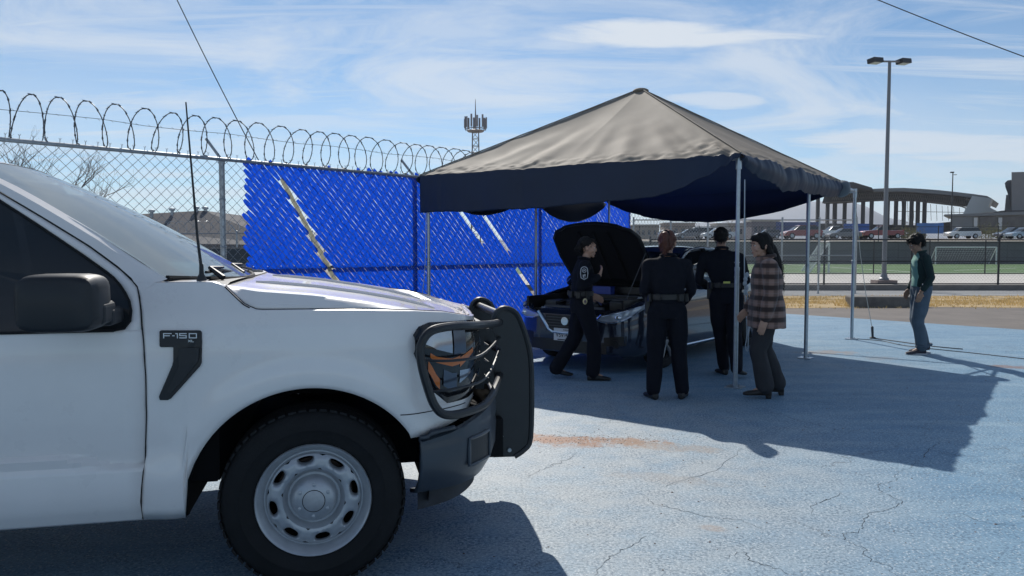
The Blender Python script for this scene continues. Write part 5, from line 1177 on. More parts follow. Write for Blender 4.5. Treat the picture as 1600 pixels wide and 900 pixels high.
# ---------------------------------------------------------------- sedan with open bonnet
def sedan():
    FC = Vector((.66, 9.06, 0)); a_ = Vector((.63, .777, 0)); r = empty('sedan', FC, atan2(a_.y, a_.x), 'dark blue sedan with its bonnet open, parked under the canopy', 'car')
    # local x = back along the car, local y = towards the fence side (left of picture); near side is y < 0
    bp_ = mat('navy_car_paint', (.028, .038, .066), .17, metal=.5, coat=1.0)
    HW = [(0, .40), (.02, .52), (.06, .66), (.12, .75), (.22, .815), (.4, .86), (.9, .885), (1.5, .89), (3.4, .885), (4.1, .86), (4.4, .80), (4.55, .70), (4.62, .5)]
    ZS = [(0, .66), (.06, .70), (.18, .755), (.4, .82), (.9, .90), (1.3, .95), (2.5, .985), (4.0, 1.02), (4.4, 1.03), (4.62, .98)]
    hw = lambda x: interp(x, HW); zs = lambda x: interp(x, ZS)
    def zb(x):
        for c in (.90, 3.60):
            if abs(x-c) < .355: return .32+sqrt(.355**2-(x-c)**2)
        return .20+.03*(x < .1)
    def sp(x, z, sd, off=0):
        t = (z-.2)/(zs(x)-.2); k = interp(t, [(0, .955), (.12, .985), (.35, 1.0), (.55, .998), (.72, .988), (.76, .995), (.90, .975), (1.0, .945)])
        return Vector((x, sd*(hw(x)*k+off), z))
    xs = [0, .01, .02, .04, .06, .09, .12, .17, .22, .3, .4, .5]+[.545+.0355*k for k in range(21)]+[1.3, 1.5, 1.9, 2.4, 2.9, 3.2]+[3.245+.0355*k for k in range(21)]+[4.0, 4.2, 4.4, 4.5, 4.55, 4.6, 4.62]
    for sd in (-1, 1):
        mb = MB(); mb.grid([[sp(x, zb(x)+(zs(x)-zb(x))*j/14, sd) for j in range(15)] for x in xs])
        mb.grid([[sp(x, zs(x), sd), Vector((x, sd*hw(x)*.90, zs(x)+.018)), Vector((x, sd*(hw(x)*.90-.05 if x > .2 else hw(x)*.8), zs(x)+.015))] for x in xs if x < 1.2])
        o = mb.build('body_side', bp_, r, smooth=True, angle=40); so_ = o.modifiers.new('s', 'SOLIDIFY'); so_.thickness = .015
    # front fascia closing the two sides
    mb = MB(); mb.grid([[Vector((-.02*(1-(y/.4)**2)-.0, y, z)) for z in (.22, .30, .42, .55, .64, .68)] for y in [-.40+.1*k for k in range(9)]]); mb.grid([[(-.02*(1-(y/.4)**2), y, .68), (.06, y*1.1, .715), (.18, y*1.3, .74)] for y in [-.40+.1*k for k in range(9)]]); mb.build('front_fascia', bp_, r, smooth=True)
    gl_ = mat('sedan_grille_black', (.008, .008, .01), .35); ch = mat('chrome', (.75, .77, .8), .08, 1.0)
    def front(y, z, off=0):     # point on the nose
        ay = abs(y)
        if ay < .40: return Vector((-.02*(1-(y/.4)**2)-off, y, z))
        x = interp(ay, [(.40, 0), (.52, .02), (.66, .06), (.75, .12), (.815, .22), (.86, .40)]); nn = Vector((-.9, math.copysign(.45, y), 0)).normalized(); return Vector((x, y, z))+nn*off
    mb = MB(); mb.grid([[front(y, z, .006) for z in (.47, .56, .665)] for y in [-.30+.06*k for k in range(11)]]); mb.build('grille', gl_, r, smooth=True)
    mb = MB(); mb.grid([[front(y, z, .006) for z in (.235, .31, .37)] for y in [-.55+.1*k for k in range(12)]]); mb.build('lower_grille', gl_, r, smooth=True)
    for k in range(5): mb = MB(); mb.tube([front(-.28+.07*j, .50+.035*k, .010) for j in range(9)], .004, 4); mb.build('grille_bar', mat('grey_trim', (.10, .105, .11), .4, .4), r)
    vm = [( -.41, .70), (-.33, .60), (-.24, .49), (-.17, .462), (0, .455), (.17, .462), (.24, .49), (.33, .60), (.41, .70)]
    mb = MB(); mb.tube([front(y, z, .016) for y, z in vm], .020, 8); mb.build('chrome_trim', ch, r, smooth=True)
    mb = MB(); mb.tube([front(y, z, .016) for y, z in ((-.49, .70), (-.41, .61), (-.36, .55))], .012, 6); mb.build('chrome_trim', ch, r, smooth=True)
    mb = MB(); mb.lathe([(0, -.012), (.05, -.012), (.055, 0)], 20, (-.03, 0, .60), 'X'); mb.build('round_emblem', ch, r)
    # headlights: swept back lamps
    lensm = mat('headlamp_glass', (.42, .45, .50), .15, .25, coat=1); led = mat('lamp_chrome', (.8, .82, .86), .12, .9)
    for sd in (-1, 1):
        up = [(.40, .665), (.52, .69), (.66, .725), (.75, .752), (.815, .785), (.86, .815), (.875, .825)]; lo = [(.40, .64), (.50, .605), (.62, .60), (.73, .625), (.80, .68), (.855, .755), (.875, .81)]
        def fr(y, z, off):
            if y <= .86: return front(sd*y, z, off)
            return Vector((.40+(y-.86)*16, sd*(.872+off), z))
        G = [[fr(y, z0+(z1-z0)*j/4, .008+.010*sin(pi*j/4)) for j in range(5)] for (y, z1), (_, z0) in zip(up, [(y, interp(y, lo)) for y, _ in up])]
        mb = MB(); mb.grid(G); h = mb.build('headlight', lensm, r, smooth=True)
        mb = MB(); mb.tube([fr(y, interp(y, lo)+.012, .020) for y in [.41+.03*k for k in range(15)]], .008, 5); mb.build('daytime_lamp', led, h, smooth=True)
        mb = MB(); q = fr(.68, .672, .016); mb.ell(q, (.03, .05, .036), 12, 8); mb.build('projector', led, h, smooth=True)
        mb = MB(); mb.tube([fr(y, interp(y, up)-.006, .018) for y in [.41+.045*k for k in range(10)]], .005, 5); mb.build('daytime_lamp', led, h, smooth=True)
        mb = MB(); c = front(sd*.66, .36, .004); mb.lathe([(0, 0), (.04, 0), (.05, -.01), (.055, 0)], 14, c, 'X'); mb.build('fog_lamp', gl_, r)
        mb = MB(); mb.grid([[front(sd*y, z, .005) for z in (.33+.05*(y-.5), .43+.1*(y-.5))] for y in (.52, .6, .68, .76)]); mb.build('fog_surround', gl_, r)
    # licence plate with its lettering
    pl = empty('licence_plate'); pl.parent = r
    mb = MB(); mb.box((-.040, .0, .435), (.008, .31, .15)); mb.build('plate', mat('plate_white', (.62, .63, .65), .4), pl)
    M4 = Matrix(((0, 0, -1, -.046), (-1, 0, 0, 0), (0, 1, 0, .428), (0, 0, 0, 1))); bk = mat('plate_black', (.02, .02, .025), .5)
    text_mesh('VSV-462', .085, bk, pl, M4, sx=.84); text_mesh('CHIHUAHUA', .026, bk, pl, Matrix.Translation((0, -.06, .063)) @ M4); mb = MB(); mb.box((-.045, 0, .373), (.002, .2, .012)); mb.build('plate_strip', bk, pl)
    # engine bay
    eb = empty('engine_bay'); eb.parent = r
    mb = MB(); mb.box((.66, 0, .45), (1.05, 1.35, .04)); mb.box((1.20, 0, .72), (.04, 1.45, .50)); mb.box((.66, .70, .66), (1.05, .03, .42)); mb.box((.66, -.70, .66), (1.05, .03, .42)); mb.build('bay_tub', gl_, eb)
    mb = MB(); mb.box((.17, 0, .705), (.14, 1.25, .03)); mb.build('front_crossmember', gl_, eb)
    em = mat('engine_grey', (.09, .09, .095), .5, .3, noise_amt=.3)
    for c, d, m in (((.62, .05, .74), (.42, .50, .10), gl_), ((.62, .05, .80), (.34, .36, .03), em), ((.5, -.48, .76), (.26, .22, .16), gl_), ((.5, -.48, .85), (.22, .18, .02), em), ((.55, .50, .74), (.30, .24, .14), em), ((1.02, 0, .84), (.20, 1.15, .08), gl_), ((.30, .1, .72), (.07, .9, .08), em)):
        mb = MB(); mb.box(c, d); o = mb.build('engine_part', m, eb); b_ = o.modifiers.new('b', 'BEVEL'); b_.width = .02; b_.segments = 2
    for L_ in (((.35, -.3, .78), (.5, -.15, .84), (.75, -.2, .82), (.95, -.3, .80)), ((.35, .4, .78), (.6, .3, .83), (.9, .35, .8)), ((.3, 0, .77), (.42, .1, .81), (.45, .3, .8))): mb = MB(); mb.tube(catmull(L_, 5), .022, 8); mb.build('hose', gl_, eb, smooth=True)
    for c, R_ in (((.85, -.55, .82), .06), ((.95, .55, .84), .05)): mb = MB(); mb.lathe([(0, .05), (R_*.7, .05), (R_, 0), (R_, -.12)], 14, c, 'Z'); mb.build('reservoir', mat('cloudy_plastic', (.4, .4, .36), .5), eb, smooth=True)
    # open bonnet
    hd = empty('bonnet', (1.17, .05, .955)); hd.parent = r; hd.rotation_euler = (0, radians(57), 0)
    # in the bonnet frame x runs from hinge towards its front edge (negative = forward)
    def hp(u, v, th):    # u 0 hinge..1 front, v -1..1
        wd = interp(u, [(0, .52), (.15, .60), (.5, .675), (.8, .655), (.92, .56), (1, .40)]); x = -1.02*u+.03*v*v*(u > .9)
        return Vector((x, v*wd, -.05*u*u+.035*(1-v*v)+th))
    Gt = [[hp(u, -1+k/8, .012) for k in range(17)] for u in (0, .15, .3, .5, .65, .8, .88, .94, 1)]
    mb = MB(); mb.grid(Gt); o = mb.build('bonnet_skin', bp_, hd, smooth=True)
    Gt = [[hp(u, (-1+k/8)*.985, -.02) for k in range(17)] for u in (.01, .15, .3, .5, .65, .8, .88, .94, .985)]
    mb = MB(); mb.grid(Gt); mb.build('bonnet_liner', mat('felt_liner', (.014, .014, .016), .95, bump=.4, bump_scale=80, spec=.1), hd, smooth=True)
    mb = MB(); L_ = [hp(u, s*.97, -.005) for s, us in ((1, (0, .2, .4, .6, .8, .9, .96, 1)),) for u in us]+[hp(1, v, -.005) for v in (.6, .2, -.2, -.6)]+[hp(u, -.97, -.005) for u in (1, .96, .9, .8, .6, .4, .2, 0)]
    mb.tube(L_, .022, 6); mb.build('bonnet_edge', gl_, hd, smooth=True)
    for v in (-.45, 0, .45): mb = MB(); mb.tube([hp(.12, v, -.03), hp(.88, v*.8, -.03)], .02, 6); mb.build('stiffener', MATS['felt_liner'], hd, smooth=True)
    mb = MB(); mb.bar((.28, -.60, .72), (.82, -.62, 1.42), .006, 6); mb.build('prop_rod', em, r)
    mb = MB(); mb.box((.98, .10, .93), (.10, .30, .10)); mb.build('fluid_tank', mat('blue_tank', (.02, .05, .28), .35), eb)
    # glasshouse
    ZR = [(1.12, .985), (1.35, 1.15), (1.6, 1.30), (1.85, 1.405), (2.05, 1.455), (2.4, 1.485), (2.8, 1.47), (3.1, 1.42), (3.45, 1.27), (3.80, 1.06)]
    WR = [(1.12, .76), (1.6, .68), (1.95, .615), (2.4, .595), (2.9, .595), (3.3, .62), (3.8, .68)]
    zr = lambda x: interp(x, ZR); wr = lambda x: interp(x, WR)
    sx_ = [1.12, 1.2, 1.35, 1.5, 1.6, 1.72, 1.85]; rx = [1.85, 1.95, 2.05, 2.4, 2.8, 3.0, 3.1]; qx = [3.1, 3.25, 3.45, 3.65, 3.80]
    cr = lambda x, t: Vector((x-(.10*(1-t*t) if x < 1.9 else 0)*(x < 1.9), wr(x)*t, zr(x)+.035*(1-t*t)))
    cg = glass('car_glass', (.38, .44, .46), .2)
    mb = MB(); mb.grid([[cr(x, -1+k/6) for k in range(13)] for x in sx_]); mb.build('windscreen', cg, r, smooth=True)
    mb = MB(); mb.grid([[cr(x, -1+k/6) for k in range(13)] for x in rx]); mb.build('roof', bp_, r, smooth=True)
    mb = MB(); mb.grid([[cr(x, -1+k/6) for k in range(13)] for x in qx]); mb.build('rear_window', cg, r, smooth=True)
    mb = MB(); mb.grid([[Vector((x, t*hw(x)*.94, zs(x)+.02*(1-t*t))) for t in (-1, -.5, 0, .5, 1)] for x in (3.78, 4.0, 4.3, 4.5, 4.6)]); mb.grid([[Vector((4.6+.03*(1-t*t), t*.6, z)) for t in (-1, -.5, 0, .5, 1)] for z in (.25, .6, .99)]); mb.build('boot_lid', bp_, r, smooth=True)
    for sd in (-1, 1):
        belt = lambda x: Vector((x, sd*hw(x)*.945, zs(x)+.003)); rf = lambda x: Vector((wr(x)*0+x, sd*wr(x), zr(x)-.01))
        mb = MB(); mb.grid([[belt(x).lerp(rf(x), f_)+Vector((0, sd*.012*sin(pi*f_), 0)) for f_ in (0, .35, .7, 1)] for x in (1.25, 1.45, 1.6, 1.85, 2.05, 2.3, 2.45)]); mb.build('front_side_window', cg, r, smooth=True)
        mb = MB(); mb.grid([[belt(x).lerp(rf(x), f_)+Vector((0, sd*.012*sin(pi*f_), 0)) for f_ in (0, .35, .7, 1)] for x in (2.55, 2.8, 3.0, 3.2, 3.4)]); mb.build('rear_side_window', cg, r, smooth=True)
        mb = MB(); mb.tube([cr(x, sd*1.0)+Vector((0, 0, .0)) for x in (1.13, 1.35, 1.6, 1.85, 2.05, 2.4, 2.8, 3.1, 3.45, 3.8)], [.028, .03, .03, .03, .025, .022, .022, .03, .05, .04], 8); mb.build('roof_pillar', bp_, r, smooth=True)
        mb = MB(); mb.tube([belt(2.5), belt(2.5).lerp(rf(2.5), .5)+Vector((0, sd*.012, 0)), rf(2.5)], .035, 6); mb.build('door_pillar', gl_, r)
        mb = MB(); mb.tube([belt(x)+Vector((0, sd*.004, .002)) for x in (1.25, 1.6, 2.0, 2.5, 3.0, 3.5)], .008, 5); mb.build('window_trim', ch if sd < 0 else gl_, r)
        mb = MB()
        for x0 in (1.34, 2.5, 3.42):
            mb.tube([sp(x0-.02*(z > .6), z, sd, .0015) for z in (.26, .4, .55, .7, .85, zs(x0))], .004, 4)
        tag(mb.build('door_gap', seam, r), kind='stuff')
        for x0 in (2.30, 3.28): mb = MB(); mb.tube([sp(x0-.09, .80, sd, .0), sp(x0-.08, .80, sd, .03), sp(x0+.08, .81, sd, .03), sp(x0+.09, .81, sd, 0)], .012, 6); mb.build('door_handle', bp_, r, smooth=True)
        mb = MB(); mb.ell((1.60, sd*1.0, 1.02), (.065, .11, .075), 16, 10); mb.box((1.60, sd*.89, .985), (.08, .12, .03)); m_ = mb.build('door_mirror', bp_, r, smooth=True)
        mb = MB(); mb.tube([sp(x, .235, sd, .004) for x in (1.35, 1.9, 2.5, 3.15)], .012, 6); mb.build('sill_trim', ch if sd < 0 else gl_, r, smooth=True)
        mb = MB(); mb.ell((4.45, sd*.72, .88), (.12, .12, .09), 12, 8); mb.build('tail_light', mat('red_lens', (.35, .02, .02), .2), r, smooth=True)
        for x0 in (.90, 3.60):
            w = empty('wheel', (x0, sd*.79, .315)); w.parent = r
            mb = MB(); mb.lathe([(.20, -.10), (.27, -.105), (.30, -.09), (.315, -.06), (.315, .06), (.30, .09), (.27, .105), (.20, .10)], 40); mb.build('tyre', rubber, w, smooth=True)
            mb = MB(); mb.lathe([(.205, sd*.10), (.20, sd*.085), (.19, sd*.04)], 32)
            for k in range(5):
                a = 2*pi*k/5+.3
                for da in (-.13, .13): mb.tube([(.04*cos(a), sd*.075, .04*sin(a)), (.12*cos(a+da*.6), sd*.085, .12*sin(a+da*.6)), (.197*cos(a+da), sd*.09, .197*sin(a+da))], [.02, .016, .014], 6)
            mb.lathe([(0, sd*.092), (.045, sd*.088), (.05, sd*.06)], 16); mb.build('rim', mat('alloy_grey', (.25, .26, .28), .3, .8), w, smooth=True)
            mb = MB(); mb.lathe([(0, sd*.02), (.19, sd*.02)], 24); mb.lathe([(0, -sd*.06), (.2, -sd*.06)], 24); mb.build('brake', gl_, w)
    mb = MB(); mb.box((2.3, 0, .30), (4.0, 1.3, .16)); mb.box((2.2, 0, .6), (2.2, 1.5, .5)); mb.box((1.25, 0, .93), (.3, 1.4, .08)); mb.build('floor_pan', gl_, r)
    for y in (-.37, .37):
        mb = MB(); mb.ell((2.35, y, 1.02), (.10, .22, .32)); mb.ell((2.40, y, 1.32), (.06, .12, .10)); mb.build('seat', gl_, r, smooth=True)
    mb = MB(); mb.box((1.5, 0, .97), (.35, 1.35, .1)); mb.build('dashboard', gl_, r)
    mb = MB(); c = Vector((1.78, -.37, 1.0)); mb.tube([c+Vector((.07*sin(a)*-1, .18*cos(a), .17*sin(a))) for a in [2*pi*k/20 for k in range(20)]], .013, 6, closed=True); mb.build('steering_wheel', gl_, r)
sedan()
# ---------------------------------------------------------------- people
skin_l = mat('skin_light', (.46, .27, .19), .5, noise_amt=.08, noise_scale=30); skin_t = mat('skin_tan', (.34, .19, .125), .5, noise_amt=.08, noise_scale=30)
navy_uni = mat('navy_uniform', (.0055, .007, .013), .85, noise_amt=.2, noise_scale=20, spec=.2); shoe_blk = mat('black_leather', (.010, .010, .011), .45)
hair_blk = mat('black_hair', (.006, .005, .005), .6, spec=.25, noise_amt=.4, noise_scale=60); hair_auburn = mat('auburn_hair', (.085, .022, .010), .55, noise_amt=.45, noise_scale=60)
def V3(*a): return Vector(a)
def voxel(mb, name, m, parent, vs, smooth_it=3, wr=None, mesh_only=False):
    """fuse overlapping closed shapes into one continuous skin, relax it, add cloth wrinkles"""
    o = mb.build(name, m, None, fixn=True)
    md = o.modifiers.new('r', 'REMESH'); md.mode = 'VOXEL'; md.voxel_size = vs; md.use_smooth_shade = True
    if smooth_it: s = o.modifiers.new('s', 'SMOOTH'); s.factor = .6; s.iterations = smooth_it
    dg = bpy.context.evaluated_depsgraph_get(); me = bpy.data.meshes.new_from_object(o.evaluated_get(dg)); bpy.data.objects.remove(o)
    if wr:
        amp, sc, sz = wr; no = [v.normal.copy() for v in me.vertices]
        for v, n in zip(me.vertices, no):
            c = v.co; v.co = c+n*(amp*(noise.noise(V3(c.x*sc, c.y*sc, c.z*sc*sz))+.5*noise.noise(V3(c.x*sc*2.3+5, c.y*sc*2.3, c.z*sc*sz*2.1))))
    me.polygons.foreach_set('use_smooth', [True]*len(me.polygons)); me.materials.clear(); me.materials.append(m if not isinstance(m, (list, tuple)) else m[0]); me.name = name
    r = bpy.data.objects.new(name, me); C.objects.link(r)
    if parent: r.parent = parent
    return r
def limb(mb, pts, rad, n=14):
    """tapered rounded tube"""
    pts = [Vector(p) for p in pts]; P, R = [], []
    a = (pts[1]-pts[0]).normalized(); b = (pts[-1]-pts[-2]).normalized()
    for k in (1, .8, .45): P.append(pts[0]-a*rad[0]*k*.9); R.append(rad[0]*sqrt(max(.02, 1-k*k)))
    P += pts; R += rad
    for k in (.45, .8, 1): P.append(pts[-1]+b*rad[-1]*k*.9); R.append(rad[-1]*sqrt(max(.02, 1-k*k)))
    mb.tube(P, R, n)
def torso_rings(mb, secs, n=24):
    """secs: (centre, rx, ry, yaw) from bottom to top, superelliptic"""
    R = []
    for c, rx, ry, yaw in secs:
        q = []
        for k in range(n):
            a = 2*pi*k/n; ca, sa = cos(a), sin(a); x, y = rx*math.copysign(abs(ca)**.85, ca), ry*math.copysign(abs(sa)**.9, sa)
            q.append(Vector(c)+V3(x*cos(yaw)-y*sin(yaw), x*sin(yaw)+y*cos(yaw), 0))
        R.append(q)
    mb.rings(R)
def hand(mb, w, d, pn, side, curl=.5, s=1.0):
    """palm + thumb + four fingers; w wrist, d direction, pn palm normal"""
    w = Vector(w); d = Vector(d).normalized(); pn = (Vector(pn)-d*Vector(pn).dot(d)).normalized(); x = d.cross(pn)*side
    for k in range(4):
        o = (k-1.5)*.019*s; b = w+d*.03*s+x*o*.7; k1 = w+d*.088*s+x*o; limb(mb, [b, k1], [.015*s, .0125*s], 8)
        L = (.072, .082, .076, .058)[k]*s; p = k1; dd = d.copy(); pts = [k1]; 
        for j, f_ in enumerate((.45, .32, .23)):
            dd = (dd+pn*curl*(.55+.1*k)).normalized(); p = p+dd*L*f_; pts.append(p)
        limb(mb, pts, [.0095*s, .009*s, .0083*s, .0072*s], 8)
    t0 = w+d*.03*s-x*.028*s; limb(mb, [t0, t0+(d*.55-x*.55+pn*.35).normalized()*.036*s, t0+(d*.85-x*.42+pn*.5).normalized()*.068*s], [.0125*s, .011*s, .0085*s], 8)
def head(mb, c, yaw, pitch, s=1.0, female=False):
    """local face direction +y before yaw; returns the placement matrix"""
    R = Matrix.Rotation(yaw, 3, 'Z') @ Matrix.Rotation(pitch, 3, 'X'); c = Vector(c)
    T = lambda x, y, z: c+R @ (V3(x, y, z)*s)
    E_ = lambda p, r: mb.ell(T(*p), [q*s for q in r], 18, 12, R)
    E_((0, -.015, .030), (.074, .093, .088)); E_((0, .022, -.008), (.064, .070, .085)); jw = .046 if female else .053
    E_((0, .038, -.060), (jw, .048, .042)); E_((0, .074, -.090), (.022, .016, .016)); E_((0, .075, .035), (.052, .018, .022))
    for q in (-1, 1): E_((q*.040, .062, -.028), (.024, .022, .022)); E_((q*.075, -.008, -.008), (.012, .020, .031)); E_((q*.028, .083, .026), (.020, .010, .007))
    mb.rings([[T(*p) for p in r] for r in (((-.007, .082, .022), (.007, .082, .022), (0, .095, .022), (0, .07, .03)), ((-.012, .085, -.012), (.012, .085, -.012), (0, .113, -.010), (0, .07, -.01)), ((-.018, .082, -.026), (.018, .082, -.026), (0, .112, -.028), (0, .07, -.03)), ((-.008, .082, -.036), (.008, .082, -.036), (0, .095, -.036), (0, .07, -.04)))])
    E_((0, .087, -.052), (.022, .011, .0055)); E_((0, .084, -.064), (.019, .011, .007))
    return T, R, s
def face_bits(T, R, s, parent, lip=(.35, .12, .10)):
    ey = mat('eye_white', (.55, .52, .5), .3); ir = mat('eye_dark', (.015, .01, .008), .2); br = MATS['black_hair']
    for q in (-1, 1):
        mb = MB(); mb.ell(T(q*.030, .078, .010), (.0125*s, .010*s, .0075*s), 12, 8, R); e = mb.build('eye', ey, parent, smooth=True)
        mb = MB(); mb.ell(T(q*.030, .0865, .010), (.0058*s, .004*s, .0058*s), 10, 6, R); mb.build('iris', ir, e, smooth=True)
        mb = MB(); mb.tube([T(q*.014, .092, .030), T(q*.030, .095, .036), T(q*.048, .084, .030)], [.0022*s, .003*s, .0018*s], 6); mb.build('eyebrow', br, parent, smooth=True)
    mb = MB(); mb.ell(T(0, .0935, -.0575), (.019*s, .006*s, .006*s), 12, 8, R); mb.build('mouth', mat('lips', lip, .45), parent, smooth=True)
def shoe(mb, ank, d, L=.27, heel=0, up=0):
    ank = Vector(ank); d = Vector(d).normalized(); x = V3(-d.y, d.x, 0); z0 = ank.z-.085
    R = []
    for t, w, h, lift in ((-.06, .022, .05, 0), (-.05, .034, .075, 0), (0, .038, .085, 0), (.05, .040, .075, 0), (.10, .045, .055, 0), (.15, .047, .045, 0), (.185, .038, .035, 0), (.205, .020, .025, .004)):
        c = ank+d*t*L/.27; zb = z0+lift+max(0, -up*(t-.12)) if t < .12 else z0+lift
        R.append([V3(c.x, c.y, zb)+x*w*math.copysign(abs(cos(a))**.6, cos(a))+V3(0, 0, h*(.5+.5*sin(a)*1.0)) for a in [2*pi*k/16 for k in range(16)]])
    mb.rings(R)
    if heel: mb.box((ank.x-d.x*.035, ank.y-d.y*.035, z0+heel/2-heel), (.05, .05, heel))
def leg_cloth(mb, h, k, a, r=(.105, .078, .068), flare=0):
    h, k, a = Vector(h), Vector(k), Vector(a); m1 = h.lerp(k, .5); m2 = k.lerp(a, .5)
    P_ = [h, m1, k, m2, a+V3(0, 0, .002)]; limb(mb, P_, [r[0], (r[0]+r[1])/2+.004, r[1], (r[1]+r[2])/2+.004, r[2]+flare], 18)

def figure(name_lab, loc, rz, P, cat='person'):
    """P: dict of joints in local space (x right, y forward, z up)"""
    sk = P['skin']; mb = MB()
    pel, che, nec = Vector(P['pelvis']), Vector(P['chest']), Vector(P['neck']); sw = P.get('sw', .17); yaw = P.get('yaw', 0)
    T, R, s = head(mb, P['head'], P.get('hyaw', 0), P.get('hpitch', 0), P.get('hs', 1.0), P.get('female', False))
    limb(mb, [nec-V3(0, 0, .06), Vector(P['head'])+V3(0, -.01, -.075)], [.062, .052] if not P.get('female') else [.052, .045], 14)
    torso_rings(mb, [(pel-V3(0, 0, .08), .13, .09, yaw), (pel, .14, .10, yaw), (pel.lerp(che, .4), .12, .085, yaw), (che, .145, .10, yaw), (che.lerp(nec, .75), .10, .060, yaw), (nec, .06, .055, yaw)])
    for sd, side in (('L', -1), ('R', 1)):
        sh, el, wr_ = (Vector(P[k+sd]) for k in ('sh', 'el', 'wr')); hp, kn, an = (Vector(P[k+sd]) for k in ('hip', 'kn', 'an'))
        limb(mb, [che.lerp(nec, .55), sh-V3(0, 0, .02)], [.055, .040]); limb(mb, [sh-V3(0, 0, .02), sh.lerp(el, .5), el], [.040, .040, .036]); limb(mb, [el, el.lerp(wr_, .35), wr_], [.038, .040, .026])
        hd = Vector(P.get('hd'+sd, (wr_-el))); hand(mb, wr_, hd, P.get('pn'+sd, (-side, 0, 0)), side*P.get('ts'+sd, 1), P.get('curl', .35), P.get('hands', 1.0))
        limb(mb, [hp, kn], [.075, .052]); limb(mb, [kn, an], [.050, .036]); limb(mb, [an, an+V3(0, .10, -.05)], [.034, .028])
    body = voxel(mb, 'person', sk, None, .0062, 2); tag(body, name_lab, cat); body.location = loc; body.rotation_euler = (0, 0, rz)
    face_bits(T, R, s, body)
    # trousers
    mb = MB(); tr_ = P.get('tr', (.105, .076, .060)); hw_ = P.get('hipw', .165)
    torso_rings(mb, [(pel-V3(0, 0, .10), hw_*.93, .115, yaw), (pel-V3(0, 0, .02), hw_, .13, yaw), (pel+V3(0, 0, .06), hw_*.96, .122, yaw), (pel+V3(0, 0, .13), hw_*.84, .108, yaw)])
    for sd in 'LR': leg_cloth(mb, P['hip'+sd], P['kn'+sd], P['an'+sd], tr_, P.get('flare', 0))
    voxel(mb, 'trousers', P['tro'], body, .009, 2, (.013, 8, .5))
    # top garment
    mb = MB(); jl = P.get('jlen', .05); g = P.get('jg', 1.0); wst = P.get('waist', .135)
    secs = [(pel+V3(0, 0, .10-jl), hw_*1.03*g*P.get('hem', 1), .132*g, yaw), (pel+V3(0, 0, .13), (wst+.012)*g, .122*g, yaw), (pel.lerp(che, .55), (wst+.012)*g, .118*g, yaw), (che, (sw-.005)*g, .128*g, yaw), (che.lerp(nec, .5), (sw+.005)*g, .112*g, yaw), (che.lerp(nec, .8), sw*.80*g, .085*g, yaw), (nec+V3(0, 0, .015), .072, .066, yaw)]
    if jl > .12: secs.insert(0, (pel+V3(0, 0, .10-jl), hw_*1.12*g*P.get('hem', 1), .150*g, yaw)); secs[1] = (pel+V3(0, 0, .02), hw_*1.08*g, .140*g, yaw)
    torso_rings(mb, secs)
    sr = P.get('sleeve', (.060, .050, .042))
    for sd in 'LR':
        sh, el, wr_ = (Vector(P[k+sd]) for k in ('sh', 'el', 'wr')); limb(mb, [che.lerp(nec, .62), sh-V3(0, 0, .003)], [.078, sr[0]+.004]); limb(mb, [sh, sh.lerp(el, .5), el], [sr[0], sr[0]-.004, sr[1]])
        e_ = P.get('slend'+sd, .93); limb(mb, [el, el.lerp(wr_, .5*e_), el.lerp(wr_, e_-.05)], [sr[1], (sr[1]+sr[2])/2+.003, sr[2]])
    top = voxel(mb, P.get('topname', 'shirt'), P['top'], body, .009, 2, P.get('wr', (.012, 8, .9)))
    # collar
    mb = MB(); c = nec+V3(0, 0, .025); mb.tube([c+V3(.066*cos(a)*cos(yaw)-.062*sin(a)*sin(yaw), .066*cos(a)*sin(yaw)+.062*sin(a)*cos(yaw), .012*-sin(a)) for a in [2*pi*k/20 for k in range(20)]], .016, 8, closed=True); mb.build('collar', P.get('collar', P['top']), body, smooth=True)
    for sd in 'LR':
        mb = MB(); d = Vector(P['toe'+sd]); shoe(mb, P['an'+sd], d, P.get('shoeL', .27), P.get('heel', 0), P.get('up'+sd, 0)); voxel(mb, 'shoe', P['shoe'], body, .007, 1)
    return body, T, R, s
def hairshape(body, parts, m, name='hair', vs=.008, wr=(.006, 28, .5)):
    mb = MB()
    for p in parts:
        if p[0] == 'e': mb.ell(p[1], p[2], 18, 12, p[3])
        else: limb(mb, p[1], p[2], 12)
    o = voxel(mb, name, m, body, vs, 1, wr); R_ = random.Random(len(parts)); me = o.data; sb = MB(); n_ = len(me.vertices)
    zc = max(v.co.z for v in me.vertices)
    for _ in range(420):
        v = me.vertices[R_.randrange(n_)]; c, nn = v.co.copy(), v.normal; d = (V3(0, 0, -1)+nn*R_.uniform(.1, .45)+V3(R_.gauss(0, .15), R_.gauss(0, .15), 0)).normalized()
        if v.co.z > zc-.05: d = (d*.6+V3(R_.gauss(0, 1), R_.gauss(0, 1), 0)*.35-nn*.05).normalized()
        L_ = R_.uniform(.015, .038)*(1+1.6*(zc-c.z > .25)); sb.tube([c-nn*.002, c+d*L_*.5+nn*.003, c+(d*.9+V3(0, 0, -.25))*L_], [.0022, .0018, .0006], 3, cap=False)
    tag(sb.build('hair_strands', m, o, fixn=False), kind='stuff'); return o
def disc_badge(body, c, n, w, h, m, name, parent=None):
    n = Vector(n).normalized(); x = n.cross(V3(0, 0, 1)).normalized(); z = x.cross(n)*-1 if 0 else V3(0, 0, 1)
    mb = MB(); mb.add([Vector(c)+n*.004]+[Vector(c)+x*w*cos(a)+z*h*sin(a)+n*.002 for a in [2*pi*k/20 for k in range(20)]], [(0, k+1, (k+1) % 20+1) for k in range(20)]); return mb.build(name, m, parent or body)
def stand(h, w=.10):
    return dict(pelvis=(0, 0, h*.535), chest=(0, .0, h*.715), neck=(0, -.005, h*.835), head=(0, .012, h*.925))
